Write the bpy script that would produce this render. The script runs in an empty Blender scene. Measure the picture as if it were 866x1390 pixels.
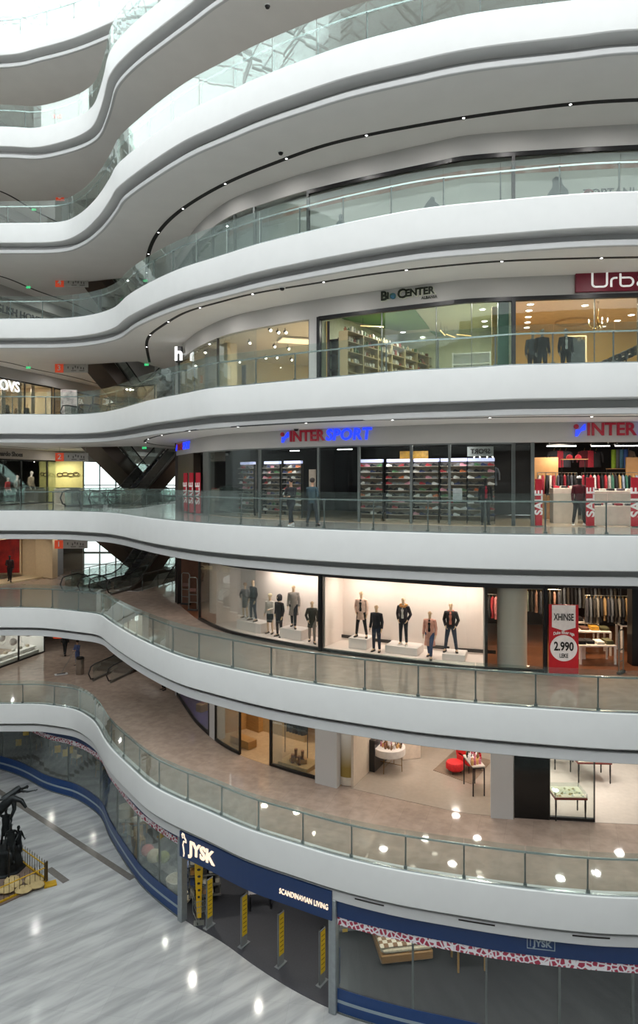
SKY=3.3; EXPO=0.0; WALK=24
import bpy, math, random
from mathutils import Vector, Matrix
random.seed(7)
PI = math.pi
SC = bpy.context.scene
COL = SC.collection
EZ, FPX, CX, CY, LH = 17.3, 900.0, 433.0, 650.0, 5.2   # eye height, focal length in px, principal point, storey height

def FL(k): return LH*(k+1)                       # height of storey k (-1 is the ground)
def on_floor(k, x, y, h=0.0):
    z = FL(k)+h; Y = FPX*(EZ-z)/(y-CY)
    return Vector(((x-CX)*Y/FPX, Y, z))
def at_scale(x, r): Y = FPX/r; return Vector(((x-CX)/r, Y))
def srgb(c):
    if isinstance(c, str): c = [int(c[i:i+2], 16)/255 for i in (0, 2, 4)]
    return tuple(((v/12.92) if v <= .04045 else ((v+.055)/1.055)**2.4) for v in c)+(1.0,)

# ---------------------------------------------------------------- materials
MATS = {}
def M(name, col='808080', rough=.55, metal=0., emit=0., noise=.06, scale=6., spec=.5, col2=None, stretch=None, bump=0.):
    if name in MATS: return MATS[name]
    m = bpy.data.materials.new(name); m.use_nodes = True
    nt = m.node_tree; N = nt.nodes; L = nt.links
    b = N['Principled BSDF']
    c = srgb(col)
    tc = N.new('ShaderNodeTexCoord'); mp = N.new('ShaderNodeMapping'); no = N.new('ShaderNodeTexNoise'); rp = N.new('ShaderNodeValToRGB')
    no.inputs['Scale'].default_value = scale; no.inputs['Detail'].default_value = 3
    if stretch and len(stretch) > 3: mp.vector_type = 'TEXTURE'; mp.inputs['Scale'].default_value = [1/q for q in stretch[:3]]; mp.inputs['Rotation'].default_value[2] = stretch[3]
    elif stretch: mp.inputs['Scale'].default_value = stretch[:3]
    L.new(tc.outputs['Object'], mp.inputs['Vector']); L.new(mp.outputs[0], no.inputs['Vector']); L.new(no.outputs[0], rp.inputs[0])
    if col2: c1, c2 = c, srgb(col2)
    else:
        c1 = tuple(v*(1-noise) for v in c[:3])+(1,); c2 = tuple(min(1, v*(1+noise)) for v in c[:3])+(1,)
    rp.color_ramp.elements[0].color = c1; rp.color_ramp.elements[1].color = c2
    rp.color_ramp.elements[0].position = .35; rp.color_ramp.elements[1].position = .65
    L.new(rp.outputs[0], b.inputs['Base Color'])
    b.inputs['Roughness'].default_value = rough; b.inputs['Metallic'].default_value = metal
    b.inputs['Specular IOR Level'].default_value = spec
    if emit:
        b.inputs['Emission Color'].default_value = c; b.inputs['Emission Strength'].default_value = emit
    if bump:
        bp = N.new('ShaderNodeBump'); bp.inputs['Strength'].default_value = bump; L.new(no.outputs[0], bp.inputs['Height']); L.new(bp.outputs[0], b.inputs['Normal'])
    MATS[name] = m; return m

def glass(name, tint='e6f0ee', ior=1.45, boost=1.0, haze=0.0, hazecol='c8d4d4'):
    m = bpy.data.materials.new(name); m.use_nodes = True
    nt = m.node_tree; N = nt.nodes; L = nt.links; N.remove(N['Principled BSDF'])
    out = N['Material Output']; tr = N.new('ShaderNodeBsdfTransparent'); gl = N.new('ShaderNodeBsdfGlossy'); mx = N.new('ShaderNodeMixShader')
    fr = N.new('ShaderNodeFresnel'); fr.inputs[0].default_value = ior
    mu = N.new('ShaderNodeMath'); mu.operation = 'MULTIPLY'; mu.inputs[1].default_value = boost; mu.use_clamp = True
    tr.inputs[0].default_value = srgb(tint); gl.inputs['Roughness'].default_value = .01; gl.inputs[0].default_value = (.97, 1, .99, 1)
    L.new(fr.outputs[0], mu.inputs[0]); L.new(mu.outputs[0], mx.inputs[0]); L.new(tr.outputs[0], mx.inputs[1]); L.new(gl.outputs[0], mx.inputs[2])
    last = mx
    if haze:
        df = N.new('ShaderNodeBsdfDiffuse'); df.inputs[0].default_value = srgb(hazecol); m2 = N.new('ShaderNodeMixShader'); m2.inputs[0].default_value = haze
        L.new(mx.outputs[0], m2.inputs[1]); L.new(df.outputs[0], m2.inputs[2]); last = m2
    L.new(last.outputs[0], out.inputs[0]); MATS[name] = m; return m

# ---------------------------------------------------------------- mesh builder
class MB:
    def __init__(s): s.v = []; s.f = []
    def add(s, vs, fs):
        n = len(s.v); s.v += [tuple(p) for p in vs]; s.f += [tuple(i+n for i in f) for f in fs]; return s
    def box(s, c, d, rz=0., rx=0., ry=0.):
        hx, hy, hz = d[0]/2, d[1]/2, d[2]/2
        R = Matrix.Rotation(rz, 3, 'Z') @ Matrix.Rotation(ry, 3, 'Y') @ Matrix.Rotation(rx, 3, 'X'); c = Vector(c)
        vs = [c+R @ Vector((x*hx, y*hy, z*hz)) for z in (-1, 1) for x, y in ((-1, -1), (1, -1), (1, 1), (-1, 1))]
        return s.add(vs, [(3, 2, 1, 0), (4, 5, 6, 7), (0, 1, 5, 4), (1, 2, 6, 5), (2, 3, 7, 6), (3, 0, 4, 7)])
    def bbox(s, c, d, b=.02, rz=0.):            # box with bevelled vertical and top edges
        hx, hy, hz = d[0]/2, d[1]/2, d[2]/2; c = Vector(c); R = Matrix.Rotation(rz, 3, 'Z')
        def ring(z, i):
            pts = []
            for sx, sy in ((-1, -1), (1, -1), (1, 1), (-1, 1)):
                a = (sx*(hx-i-b), sy*(hy-i)); e = (sx*(hx-i), sy*(hy-i-b))
                pts += ([e, a] if sx*sy > 0 else [a, e])
            return [c+R @ Vector((x, y, z)) for x, y in pts]
        rs = [ring(-hz, b), ring(-hz+b, 0), ring(hz-b, 0), ring(hz, b)]
        return s.loft(rs)
    def loft(s, rings, closed=True, cap=True):
        n = len(rings[0]); vs = [p for r in rings for p in r]; fs = []
        for i in range(len(rings)-1):
            for j in range(n if closed else n-1):
                a, b = i*n+j, i*n+(j+1) % n; fs.append((a, b, b+n, a+n))
        if cap: fs.append(tuple(range(n-1, -1, -1))); m = (len(rings)-1)*n; fs.append(tuple(range(m, m+n)))
        return s.add(vs, fs)
    def tube(s, path, r, n=8, cap=True, flat=1.0):
        P = [Vector(p) for p in path]; R = r if isinstance(r, (list, tuple)) else [r]*len(P); rings = []
        t0 = (P[1]-P[0]).normalized(); up = Vector((0, 0, 1)) if abs(t0.z) < .9 else Vector((0, 1, 0))
        a = t0.cross(up).normalized()
        for i, p in enumerate(P):
            t = (P[min(i+1, len(P)-1)]-P[max(i-1, 0)]).normalized(); a = (a-t*a.dot(t)).normalized(); b = t.cross(a)
            rings.append([p+(a*math.cos(2*PI*j/n)+b*flat*math.sin(2*PI*j/n))*R[i] for j in range(n)])
        return s.loft(rings, True, cap)
    def lathe(s, prof, c=(0, 0, 0), n=16, sy=1., cap=True):
        c = Vector(c)
        return s.loft([[c+Vector((r*math.cos(2*PI*j/n), r*sy*math.sin(2*PI*j/n), z)) for j in range(n)] for r, z in prof], True, cap)
    def ell(s, c, r, n=10, m=6, R=None):
        c = Vector(c); rings = []
        for i in range(m+1):
            a = -PI/2+PI*i/m; a = max(-PI/2+.15, min(PI/2-.15, a)); ring = []
            for j in range(n):
                q = Vector((r[0]*math.cos(a)*math.cos(2*PI*j/n), r[1]*math.cos(a)*math.sin(2*PI*j/n), r[2]*math.sin(a)))
                ring.append(c+(R @ q if R else q))
            rings.append(ring)
        return s.loft(rings)
    def rings(s, rs, c=(0, 0), n=12):           # rs: (z, rx, ry[, dx, dy])
        R = []
        for q in rs:
            dx, dy = (q[3], q[4]) if len(q) > 3 else (0, 0)
            R.append([(c[0]+dx+q[1]*math.cos(2*PI*j/n), c[1]+dy+q[2]*math.sin(2*PI*j/n), q[0]) for j in range(n)])
        return s.loft(R)
    def prism(s, poly, z0, z1):
        n = len(poly); vs = [(p[0], p[1], z0) for p in poly]+[(p[0], p[1], z1) for p in poly]
        fs = [tuple(range(n-1, -1, -1)), tuple(range(n, 2*n))]+[(i, (i+1) % n, n+(i+1) % n, n+i) for i in range(n)]
        return s.add(vs, fs)
    def mesh(s, me, T=None):
        vs = [(T @ v.co if T else v.co.copy()) for v in me.vertices]
        return s.add(vs, [tuple(p.vertices) for p in me.polygons])
    def xf(s, T): s.v = [tuple(T @ Vector(p)) for p in s.v]; return s
    def build(s, name, mat, parent=None, smooth=False, world=False):
        vs = s.v
        if parent is not None and world:
            l = parent.location; vs = [(p[0]-l.x, p[1]-l.y, p[2]-l.z) for p in vs]
        me = bpy.data.meshes.new(name); me.from_pydata([tuple(p) for p in vs], [], s.f); me.update()
        if mat is not None: me.materials.append(mat)
        if smooth:
            me.polygons.foreach_set('use_smooth', [True]*len(me.polygons))
            try: me.set_sharp_from_angle(angle=math.radians(40))
            except Exception: pass
        o = bpy.data.objects.new(name, me); COL.objects.link(o)
        if parent is not None: o.parent = parent
        return o

def tag(o, label, cat, group=None, kind=None):
    o['label'] = label; o['category'] = cat
    if group: o['group'] = group
    if kind: o['kind'] = kind
    return o
def struct(o, label=None, cat=None):
    o['kind'] = 'structure'
    if label: o['label'] = label
    if cat: o['category'] = cat
    return o
def thing(name, label, cat, loc=(0, 0, 0), rz=0., group=None):
    o = bpy.data.objects.new(name, None); COL.objects.link(o); o.location = loc; o.rotation_euler = (0, 0, rz)
    o.empty_display_size = .2
    return tag(o, label, cat, group)
def plab(o, label): o['label'] = label; return o
def copy_tree(o, parent=None):
    c = o.copy(); COL.objects.link(c)
    if parent is not None: c.parent = parent
    for ch in list(o.children): copy_tree(ch, c)
    return c
def dup(o, loc, rz=0., label=None, group=None, s=None):
    c = copy_tree(o); c.location = loc; c.rotation_euler = (0, 0, rz)
    if label: c['label'] = label
    if group: c['group'] = group
    if s: c.scale = (s, s, s)
    return c

def text_mb(body, size, depth=.03, bold=0., align='CENTER', spacing=1.0, shear=0.):
    cu = bpy.data.curves.new('lettering', 'FONT'); cu.body = body; cu.size = size; cu.extrude = depth/2; cu.offset = bold
    cu.align_x = align; cu.align_y = 'CENTER'; cu.space_character = spacing; cu.shear = shear; cu.resolution_u = 3
    ob = bpy.data.objects.new('lettering', cu); COL.objects.link(ob)
    dg = bpy.context.evaluated_depsgraph_get(); me = bpy.data.meshes.new_from_object(ob.evaluated_get(dg))
    mb = MB(); mb.mesh(me); bpy.data.objects.remove(ob); bpy.data.meshes.remove(me); return mb

# ---------------------------------------------------------------- curves in plan
class Curve:
    def __init__(s, keys, step=.35, world=False, win=2):
        s.win = win
        K = [Vector(k) if world else at_scale(*k) for k in keys]
        K = [K[0]*2-K[1]]+K+[K[-1]*2-K[-2]]; P = []
        for i in range(1, len(K)-2):
            p0, p1, p2, p3 = K[i-1:i+3]; n = max(2, int((p2-p1).length/.15))
            for j in range(n):
                t = j/n
                P.append(.5*((2*p1)+(p2-p0)*t+(2*p0-5*p1+4*p2-p3)*t*t+(3*p1-p0-3*p2+p3)*t**3))
        P.append(K[-2])
        for _ in range(6): P = [P[0]]+[(P[i-1]+P[i]*2+P[i+1])/4 for i in range(1, len(P)-1)]+[P[-1]]
        s.P = P; s.S = [0.]
        for i in range(1, len(P)): s.S.append(s.S[-1]+(P[i]-P[i-1]).length)
        s.L = s.S[-1]
    def at(s, d):
        S = s.S
        if d <= 0: i = 1
        elif d >= s.L: i = len(S)-1
        else:
            lo, hi = 0, len(S)-1
            while hi-lo > 1:
                m = (lo+hi)//2
                if S[m] <= d: lo = m
                else: hi = m
            i = hi
        t = (s.P[i]-s.P[i-1]).normalized(); p = s.P[i-1]+t*(d-S[i-1])
        a, b = s.P[max(0, i-1-s.win)], s.P[min(len(s.P)-1, i+s.win)]; t = (b-a).normalized()
        return p, t, Vector((-t.y, t.x))       # point, tangent, inward normal
    def s_of(s, x):                              # arc length where the curve shows at image column x
        best = 0
        for i in range(1, len(s.P)):
            a, b = s.P[i-1], s.P[i]; xa, xb = CX+FPX*a.x/a.y, CX+FPX*b.x/b.y
            if xa <= x <= xb: return s.S[i-1]+(s.S[i]-s.S[i-1])*(x-xa)/max(1e-6, xb-xa)
        return 0. if x < CX+FPX*s.P[0].x/s.P[0].y else s.L
    def pt(s, d, ins, z):
        p, t, n = s.at(d); q = p+n*ins; return Vector((q.x, q.y, z))
    def line(s, ins=0., a=0., b=None, step=.3):
        b = s.L if b is None else b; n = max(1, int(round((b-a)/step)))
        return [s.pt(a+(b-a)*i/n, ins, 0) for i in range(n+1)]
    def sweep(s, mb, prof, a=0., b=None, step=.35, closed=True, dz=0.):
        b = s.L if b is None else b; n = max(1, int(math.ceil((b-a)/step)))
        rings = [[s.pt(a+(b-a)*i/n, q[0], q[1]+dz) for q in prof] for i in range(n+1)]
        return mb.loft(rings, closed, closed)
    def band(s, mb, i0, i1, z0, z1, a=0., b=None, step=.35):
        return s.sweep(mb, [(i0, z0), (i1, z0), (i1, z1), (i0, z1)], a, b, step)
    def wrap(s, mb, d0, ins, z0):                # flat lettering in x,y (z out) bent along the curve
        mb.v = [tuple(s.pt(d0+p[0], ins-p[2], z0+p[1])) for p in mb.v]; return mb

EDGE = {
 0: [(0,25.3),(50,25.3),(72,25.5),(101,25.9),(124,27.0),(134,28.1),(141,29.2),(153,30.5),(173,32.1),(200,34.1),(232,35.6),(283,37.4),(335,39.3),(400,41),(461,42.5),(536,43.9),(617,45.0),(701,46),(792,46.8),(866,47.1)],
 1: [(0,25.4),(58,25.5),(101,26.1),(133,26.7),(147,28),(162,29.4),(185,31.3),(219,33.6),(250,35.3),(275,36.2),(307,37.3),(358,38.9),(418,40.4),(480,41.7),(560,43.2),(640,44.3),(740,45.4),(866,46.4)],
 2: [(0,25.6),(80,25.8),(115,26.4),(140,27),(162,28.2),(202,31.5),(250,34.5),(307,37),(393,39.6),(470,41.5),(530,42.6),(640,44.4),(744,45.3),(866,45.9)],
 3: [(0,24.9),(87,24.8),(130,25.4),(162,27.1),(202,30.3),(250,33),(283,34.9),(325,36),(394,37.9),(440,39),(549,41.6),(640,42.9),(700,44),(744,44.2),(866,45)],
 4: [(0,24.9),(80,25),(125,25.6),(155,26.7),(175,28.7),(210,31),(250,33),(300,34.8),(350,36.6),(433,38.9),(508,40.7),(583,42.2),(698,43.5),(783,44.3),(866,44.7)],
 5: [(0,24.9),(75,25),(105,25.7),(130,27.3),(150,29.4),(160,30.7),(200,33.1),(250,35.6),(300,37.4),(350,39.1),(433,41.4),(483,42.6),(558,44),(643,45.4),(783,46.7),(866,47.4)],
 6: [(0,25),(50,24.9),(100,25.6),(125,26.4),(135,27.5),(142,28.8),(150,30.4),(175,32),(215,33.8),(250,35.3),(300,37.4),(400,40.5),(500,42.5),(600,44.3),(866,47)],
 7: [(0,24.7),(50,25.1),(100,25.7),(150,26.6),(200,27.6),(300,29.5),(400,31),(600,33),(866,35)],
}
for k in EDGE:
    r0, r1 = EDGE[k][0][1], EDGE[k][-1][1]
    EDGE[k] = [(-330, r0-.5), (-160, r0-.1)]+EDGE[k]+[(1080, r1+.3), (1250, r1+.1)]
EC = {k: Curve(EDGE[k]) for k in EDGE}
FC = Curve([(240,24.3),(252,25.8),(270,27.8),(310,30.4),(370,32.3),(430,33.8),(500,35.2),(600,37),(650,37.7),(866,38.8),(1080,39.2),(1250,39.0)], win=14)
JC = Curve([(-330,20),(-160,21),(0,22.8),(63,24.4),(102,25.1),(127,26),(139,26.7),(148,28.0),(162,29.4),(180,31.0),(200,32.4),(247,34.6),(300,36.4),(345,38.3),(400,40.3),(458,41.9),(536,43.3),(617,44.4),(701,45.4),(866,46.5),(1080,46.8),(1250,46.7)], win=4)
# ---------------------------------------------------------------- shell materials
white = M('fascia_white', 'd6d6d4', .45, noise=.012, scale=2, spec=.3)
ceilm = M('ceiling_paint', 'eae7e4', .7, noise=.015, scale=1)
lipm = M('lip_paint', 'c8c8c7', .6, noise=.01)
bulk = M('bulkhead_paint', 'bebcb9', .6, noise=.012, scale=1)
slotm = M('slot_black', '0c0c0c', .6, noise=.2)
blackm = M('black_frame', '0e0e10', .35, noise=.1)
darkm = M('dark_interior', '17161a', .6, noise=.2)
steel = M('brushed_steel', '8f9492', .3, .9, noise=.08, scale=30)
greym = M('grey_frame', '6f7472', .45, .5, noise=.05)
railm = M('rail_steel', 'c3cbcb', .25, .85, noise=.05, scale=20)
creamw = M('cream_wall', 'd9c3a0', .6, noise=.03)
warmw = M('warm_white_wall', 'eadbcb', .6, noise=.02)
wood = M('oak_wood', 'a47a45', .5, noise=.12, scale=3, stretch=(1, 1, 12))
brownm = M('brown_cladding', '3d332b', .4, noise=.12, scale=2)
def floor_tile(name, c1, c2, joint, tile=.9, rough=.12, rot=.35, streak=(1, 1, 1), sc=3., spec=.35):
    m = M(name, c1, rough, noise=0, col2=c2, scale=sc, stretch=streak, spec=spec)
    N = m.node_tree.nodes; L = m.node_tree.links; b = N['Principled BSDF']
    br = N.new('ShaderNodeTexBrick'); tc = N.new('ShaderNodeTexCoord'); mp = N.new('ShaderNodeMapping'); mx = N.new('ShaderNodeMix'); mx.data_type = 'RGBA'
    mp.inputs['Rotation'].default_value[2] = rot; L.new(tc.outputs['Object'], mp.inputs[0]); L.new(mp.outputs[0], br.inputs[0])
    br.inputs['Scale'].default_value = 1; br.inputs['Brick Width'].default_value = tile; br.inputs['Row Height'].default_value = tile; br.offset = 0
    br.inputs['Mortar Size'].default_value = .006; br.inputs['Color1'].default_value = (1, 1, 1, 1); br.inputs['Color2'].default_value = (.93, .93, .93, 1); br.inputs['Mortar'].default_value = (joint,)*3+(1,)
    src = b.inputs['Base Color'].links[0].from_socket
    mx.blend_type = 'MULTIPLY'; mx.inputs[0].default_value = 1; L.new(src, mx.inputs[6]); L.new(br.outputs[0], mx.inputs[7]); L.new(mx.outputs[2], b.inputs['Base Color'])
    return m
tileb = floor_tile('beige_tile', '9c8b7e', 'ab998b', .8, rough=.05)
tilel = floor_tile('pale_tile', 'a8a39d', 'b5b0a9', .85, rough=.12)
tileg = floor_tile('grey_marble', '949595', 'b4b4b3', .85, tile=1.2, rough=.12, rot=.12, streak=(.28, 1.7, 1, .68), sc=1.3)
plank = floor_tile('plank_floor', '5e3a26', '7a4d33', .6, tile=.2, rough=.3, rot=1.1, streak=(1, 6, 1, .4))
gl_rail = glass('rail_glass', 'f2f7f5', 1.45, .5, .025, 'b4c0bb')
gl_shop = glass('shop_glass', 'f1f4f3', 1.45, .6)
gl_win = glass('window_glass', 'e8f0ee', 1.45, .8)

O2 = Vector((-13.4, 41.3)); U2 = Vector((.3, .954)); V2 = Vector((.954, -.3))
def lf(t, v): return O2+U2*t+V2*v
def lf_at(Y, v): return lf((Y-O2.y-V2.y*v)/U2.y, v)
BACK = 62.0; SPL = 51.2
def slab_poly(mb, edge, z0, z1, notch):
    if not notch: return mb.prism([(p.x, p.y) for p in edge]+[(17.6, BACK), (-31, BACK)], z0, z1)
    a, b, c, d = lf_at(SPL, 2.45), lf(0, 2.45), lf(0, -2.3), lf_at(SPL, -2.3)
    mb.prism([(p.x, p.y) for p in edge]+[(17.6, SPL)]+[tuple(q) for q in (a, b, c, d)]+[(-31, SPL)], z0, z1)
    return mb.prism([(-31, SPL), (17.6, SPL), (17.6, BACK), (-31, BACK)], z0, z1)
NTRIM = [0]
def trim(mb, mat, label=None, smooth=True):
    NTRIM[0] += 1; return struct(mb.build('trim_%d' % NTRIM[0], mat, smooth=smooth), label)

for k in range(0, 8):
    F = FL(k); E = EC[k]; nt = 1 <= k <= 6
    o = slab_poly(MB(), E.line(.02), F-.2, F-.001, nt).build('floor', tileb if k < 2 else tilel); struct(o)
    o = slab_poly(MB(), E.line(.15 if k <= 1 else .23 if k == 2 else .3), F-1.5, F-1.42, nt).build('ceiling', ceilm); struct(o)
    mb = MB(); E.sweep(mb, [(0.02, .012), (-.02, 0), (-.03, -.03), (-.03, -1.02), (0, -1.05), (.6, -1.05), (.6, -.95), (.3, -.95), (.3, .012)], dz=F, step=.3); trim(mb, white)
    mb = MB(); il, zt = ((.12, -1.2) if k <= 1 else (.2, -1.25) if k == 2 else (.27, -1.32)); E.sweep(mb, [(il+.02, zt), (il, zt-.02), (il, -1.49), (il+.02, -1.512), (il+.12, -1.512), (il+.12, zt)], dz=F, step=.3); trim(mb, lipm)
    mb = MB(); E.band(mb, .62, .7, F-1.35, F-.97, step=.5); trim(mb, lipm)
    if nt:   # faces of the escalator well
        mb = MB(); q = [lf_at(SPL, 2.45), lf(0, 2.45), lf(0, -2.3), lf_at(SPL, -2.3)]
        for a, b in ((0, 1), (1, 2), (2, 3), (3, 0)):
            m = (q[a]+q[b])/2; d = q[b]-q[a]; mb.box((m.x, m.y, F-.75), (d.length+.06, .08, 1.5), math.atan2(d.y, d.x))
        trim(mb, ceilm, smooth=False)
# ceiling light slots (dark recessed curve with small spots)
def slot(keys, k, w=.14, world=False):
    c = Curve(keys); mb = MB(); z = FL(k)-1.5; c.band(mb, -w/2, w/2, z-.012, z+.02)
    trim(mb, slotm); return c
slots = {}
slots[5] = slot([(200,20),(199,22.5),(202,24.8),(215,27),(245,29.4),(300,32.1),(370,34.5),(458,36.9),(603,39.2),(748,40.8),(866,41.5),(1080,41.8),(1250,41.6)], 5, .2)
slots[4] = slot([(203,22),(200,24),(199,25.6),(203,27),(215,28.4),(250,31.3),(300,33.4),(350,35.1),(433,37.0),(505,38.6),(590,40),(700,41.2),(866,41.8),(1080,41.9),(1250,41.7)], 4, .15)
slots[3] = slot([(240,22),(215,23),(199,24.6),(197,26),(203,27.5),(222,30),(260,32.8),(310,35),(380,37.2),(470,39.3),(600,41),(700,42),(866,42.6),(1080,42.8),(1250,42.6)], 3, .13)
for k in (3, 4, 5, 6):
    slot([(-200,24.5),(-80,23.4),(0,22.2),(50,20.6),(105,19),(150,17.2)], k, .14)

# ground floor and its inlays
struct(MB().box((-4, 20, -.1), (60, 90, .2)).build('floor', tileg))
inl = M('inlay_stone', '6a6560', .2, noise=.06)
def strip(p, q, w=.3):
    a, b = on_floor(-1, *p), on_floor(-1, *q); m = (a+b)/2; d = b-a
    trim(MB().box((m.x, m.y, .002), (d.length, w, .008), math.atan2(d.y, d.x)), inl, smooth=False)
strip((-60, 1036), (180, 1193)); strip((66, 1179), (90, 1197))

# atrium enclosure outside the frame: other three sides and roof steelwork
encl = M('enclosure_paint', '8a8b8c', .7, noise=.02)
struct(MB().box((-4, -9, 15.5), (62, .4, 31)).build('wall_south', encl))  # unseen south side; its height and grey are set to darken lower storeys
for k in range(0, 4): struct(MB().box((-4, -8.2, FL(k)-.6), (62, 1.6, 1.2)).build('trim_%d' % (50+k), white))
struct(MB().box((25.6, 4, 21), (.4, 27, 42)).build('wall_east', encl))
struct(MB().box((-34, 14, 21), (.4, 47, 42)).build('wall_west', encl))
struct(MB().box((20.5, 40, 21), (.4, 44, 42)).build('wall_north_east', encl))
struct(MB().box((-31.2, 49, 21), (.4, 26, 42)).build('wall_north_west', encl))
# roof: white steel grid above the atrium
roofm = M('roof_steel', 'f2f4f4', .5, noise=.01)
def truss(p, q, h=.7, w=.22, name='roof_truss', lab=''):
    p, q = Vector(p), Vector(q); t = thing(name, lab, 'roof truss', p, group='white steel trusses of the skylight'); d = q-p; n = max(2, int(d.length/2.2))
    MB().tube([(0, 0, 0), tuple(d)], w/2, 6).build('bottom_chord', roofm, t)
    MB().tube([(0, 0, h), tuple(d+Vector((0, 0, h)))], w/2, 6).build('top_chord', roofm, t)
    mb = MB()
    for i in range(n):
        a = d*(i/n); b = d*((i+1)/n)+Vector((0, 0, h))
        mb.tube([tuple(a), tuple(b)] if i % 2 else [tuple(a+Vector((0, 0, h))), tuple(b-Vector((0, 0, h)))], w/4, 5)
    mb.build('web_bracing', roofm, t); return t
ZR = 47.2
for i in range(9):
    x = -30+i*6.2
    truss((x, -8, ZR), (x+6, 60, ZR+3), lab='white steel roof truss running back under the skylight')
for i in range(12):
    y = -6+i*5.8
    truss((-33, y, ZR+y*.044), (25, y+1.5, ZR+y*.044), .5, .16, lab='white steel roof truss crossing the skylight')
gb = MB()
for i in range(24): gb.box((-33+i*2.5, 26, ZR+2.2), (.07, 68, .1), rx=.044)
for i in range(28): gb.box((-4, -7+i*2.5, ZR+1.05+(i*2.5)*.044), (58, .07, .1))
struct(gb.build('trim_70', roofm), 'white glazing bars of the skylight')
struct(MB().box((-4, 26, ZR+2.35), (58, 70, .03), rx=.044).build('window_60', glass('roof_glass', 'f4f8f8', 1.3, .3)))

# back wall of the concourse with tall windows on some storeys
bw = M('rear_wall', '8d857c', .7, noise=.03)
for k in range(0, 8):
    F = FL(k)
    if k in (1, 2, 6):
        mb = MB(); mb.box((-26.5, BACK-.1, F+1.85), (9, .3, 3.7)); mb.box((3.6, BACK-.1, F+1.85), (28, .3, 3.7)); struct(mb.build('wall_north', bw))
        wn = struct(bpy.data.objects.new('window_%d' % (40+k), None)); COL.objects.link(wn); wn.location = (-16, BACK, F)
        MB().box((0, 0, 1.85), (12, .03, 3.7)).build('pane', gl_win, wn)
        mb = MB()
        for i in range(9): mb.box((-6+i*1.5, 0, 1.85), (.1, .14, 3.7))
        for z in (.05, 1.1, 3.65): mb.box((0, 0, z), (12, .12, .09))
        mb.build('frame', greym, wn)
    else: struct(MB().box((-6.7, BACK-.1, F+1.85), (48.6, .3, 3.7)).build('wall_north', bw))
# left concourse front: walls set along the corridor
LW = lambda Y, o=0.: Vector((-19.6+(Y-45)*.31+o, Y))
def lwall(mb, y0, y1, z0, z1, th=.25, o=0.):
    a, b = LW(y0, o), LW(y1, o); m = (a+b)/2; d = b-a
    return mb.box((m.x, m.y, (z0+z1)/2), (d.length, th, z1-z0), math.atan2(d.y, d.x))

# ---------------------------------------------------------------- balustrades
PANEL = 1.78
names = {0: 'lowest balcony', 1: 'second balcony', 2: 'eye level balcony', 3: 'fourth balcony up', 4: 'fifth balcony up', 5: 'sixth balcony up', 6: 'seventh balcony up', 7: 'top balcony by the skylight'}
for k in range(0, 8):
    F = FL(k); E = EC[k]
    t = thing('glass_balustrade', 'curved glass balustrade with steel handrail along the '+names[k], 'balustrade', E.pt(0, .1, F), group=None)
    mb = MB(); E.sweep(mb, [(.17, .985), (.17, 1.035), (.22, 1.035), (.22, .985)], dz=F, step=.35); mb.build('handrail', railm, t, world=True)
    mb = MB(); E.sweep(mb, [(.03, 0.0), (.03, .05), (.12, .05), (.12, 0.0)], dz=F, step=.35); mb.build('base_channel', railm, t, world=True)
    n = int(E.L/PANEL); s0 = (E.L-n*PANEL)/2
    for i in range(n):
        a = s0+i*PANEL+.012; b = s0+(i+1)*PANEL-.012
        mb = MB(); E.sweep(mb, [(.07, .02), (.082, .02), (.082, 1.26), (.07, 1.26)], a, b, dz=F, step=.45); mb.build('glass_panel', gl_rail, t, world=True)
    pm = None
    for i in range(n+1):
        s = s0+i*PANEL; p, tt, nn = E.at(s)
        if pm is None:
            mm = MB().box((0, .075, .5), (.045, .03, 1.0)); mm.box((0, .05, .06), (.1, .07, .1)); mm.box((0, .09, .97), (.05, .09, .03))
            pm = mm.build('post', greym, t)
            o = pm
        else: o = pm.copy(); COL.objects.link(o); o.parent = t
        q = E.pt(s, .1, F); o.location = (q.x-t.location.x, q.y-t.location.y, 0); o.rotation_euler = (0, 0, math.atan2(tt.y, tt.x))
        if 7 in (k,): pass

# ---------------------------------------------------------------- shop shells along the curved front
def fs(x): return FC.s_of(x)
def fpt(x, d, k, h=0.): return FC.pt(fs(x), d, FL(k)+h)
def shop(k, x0, x1, depth, hc, wm, cm, fm=None, sides=(1, 1)):
    F = FL(k); a, b = (fs(x0) if x0 > 0 else -x0), (fs(x1) if x1 > 0 else -x1)
    mb = MB(); FC.band(mb, depth, depth+.12, F+.02, F+hc, a, b, .8); struct(mb.build('wall_shop_back', wm))
    mb = MB(); FC.band(mb, .12, depth, F+hc, F+hc+.06, a, b, .8); struct(mb.build('ceiling', cm))
    if fm: mb = MB(); FC.band(mb, .0, depth, F-.02, F+.012, a, b, .8); struct(mb.build('floor', fm))
    for s, on in ((a, sides[0]), (b, sides[1])):
        if not on: continue
        p, q = FC.pt(s, .15, 0), FC.pt(s, depth, 0); m = (p+q)/2; d = q-p
        struct(MB().box((m.x, m.y, F+hc/2), (d.length, .1, hc), math.atan2(d.y, d.x)).build('wall_shop_side', wm))
def lamp(k, x, d, h, e, size=1.2, col=(1, .86, .68), typ='AREA'):
    l = bpy.data.lights.new('shop_light', typ); l.energy = e; l.color = col
    if typ == 'AREA': l.shape = 'DISK'; l.size = min(size, .5)
    else: l.shadow_soft_size = size
    o = bpy.data.objects.new('shop_light', l); COL.objects.link(o); o.location = fpt(x, d, k, h); return o
NW = [0]
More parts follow.
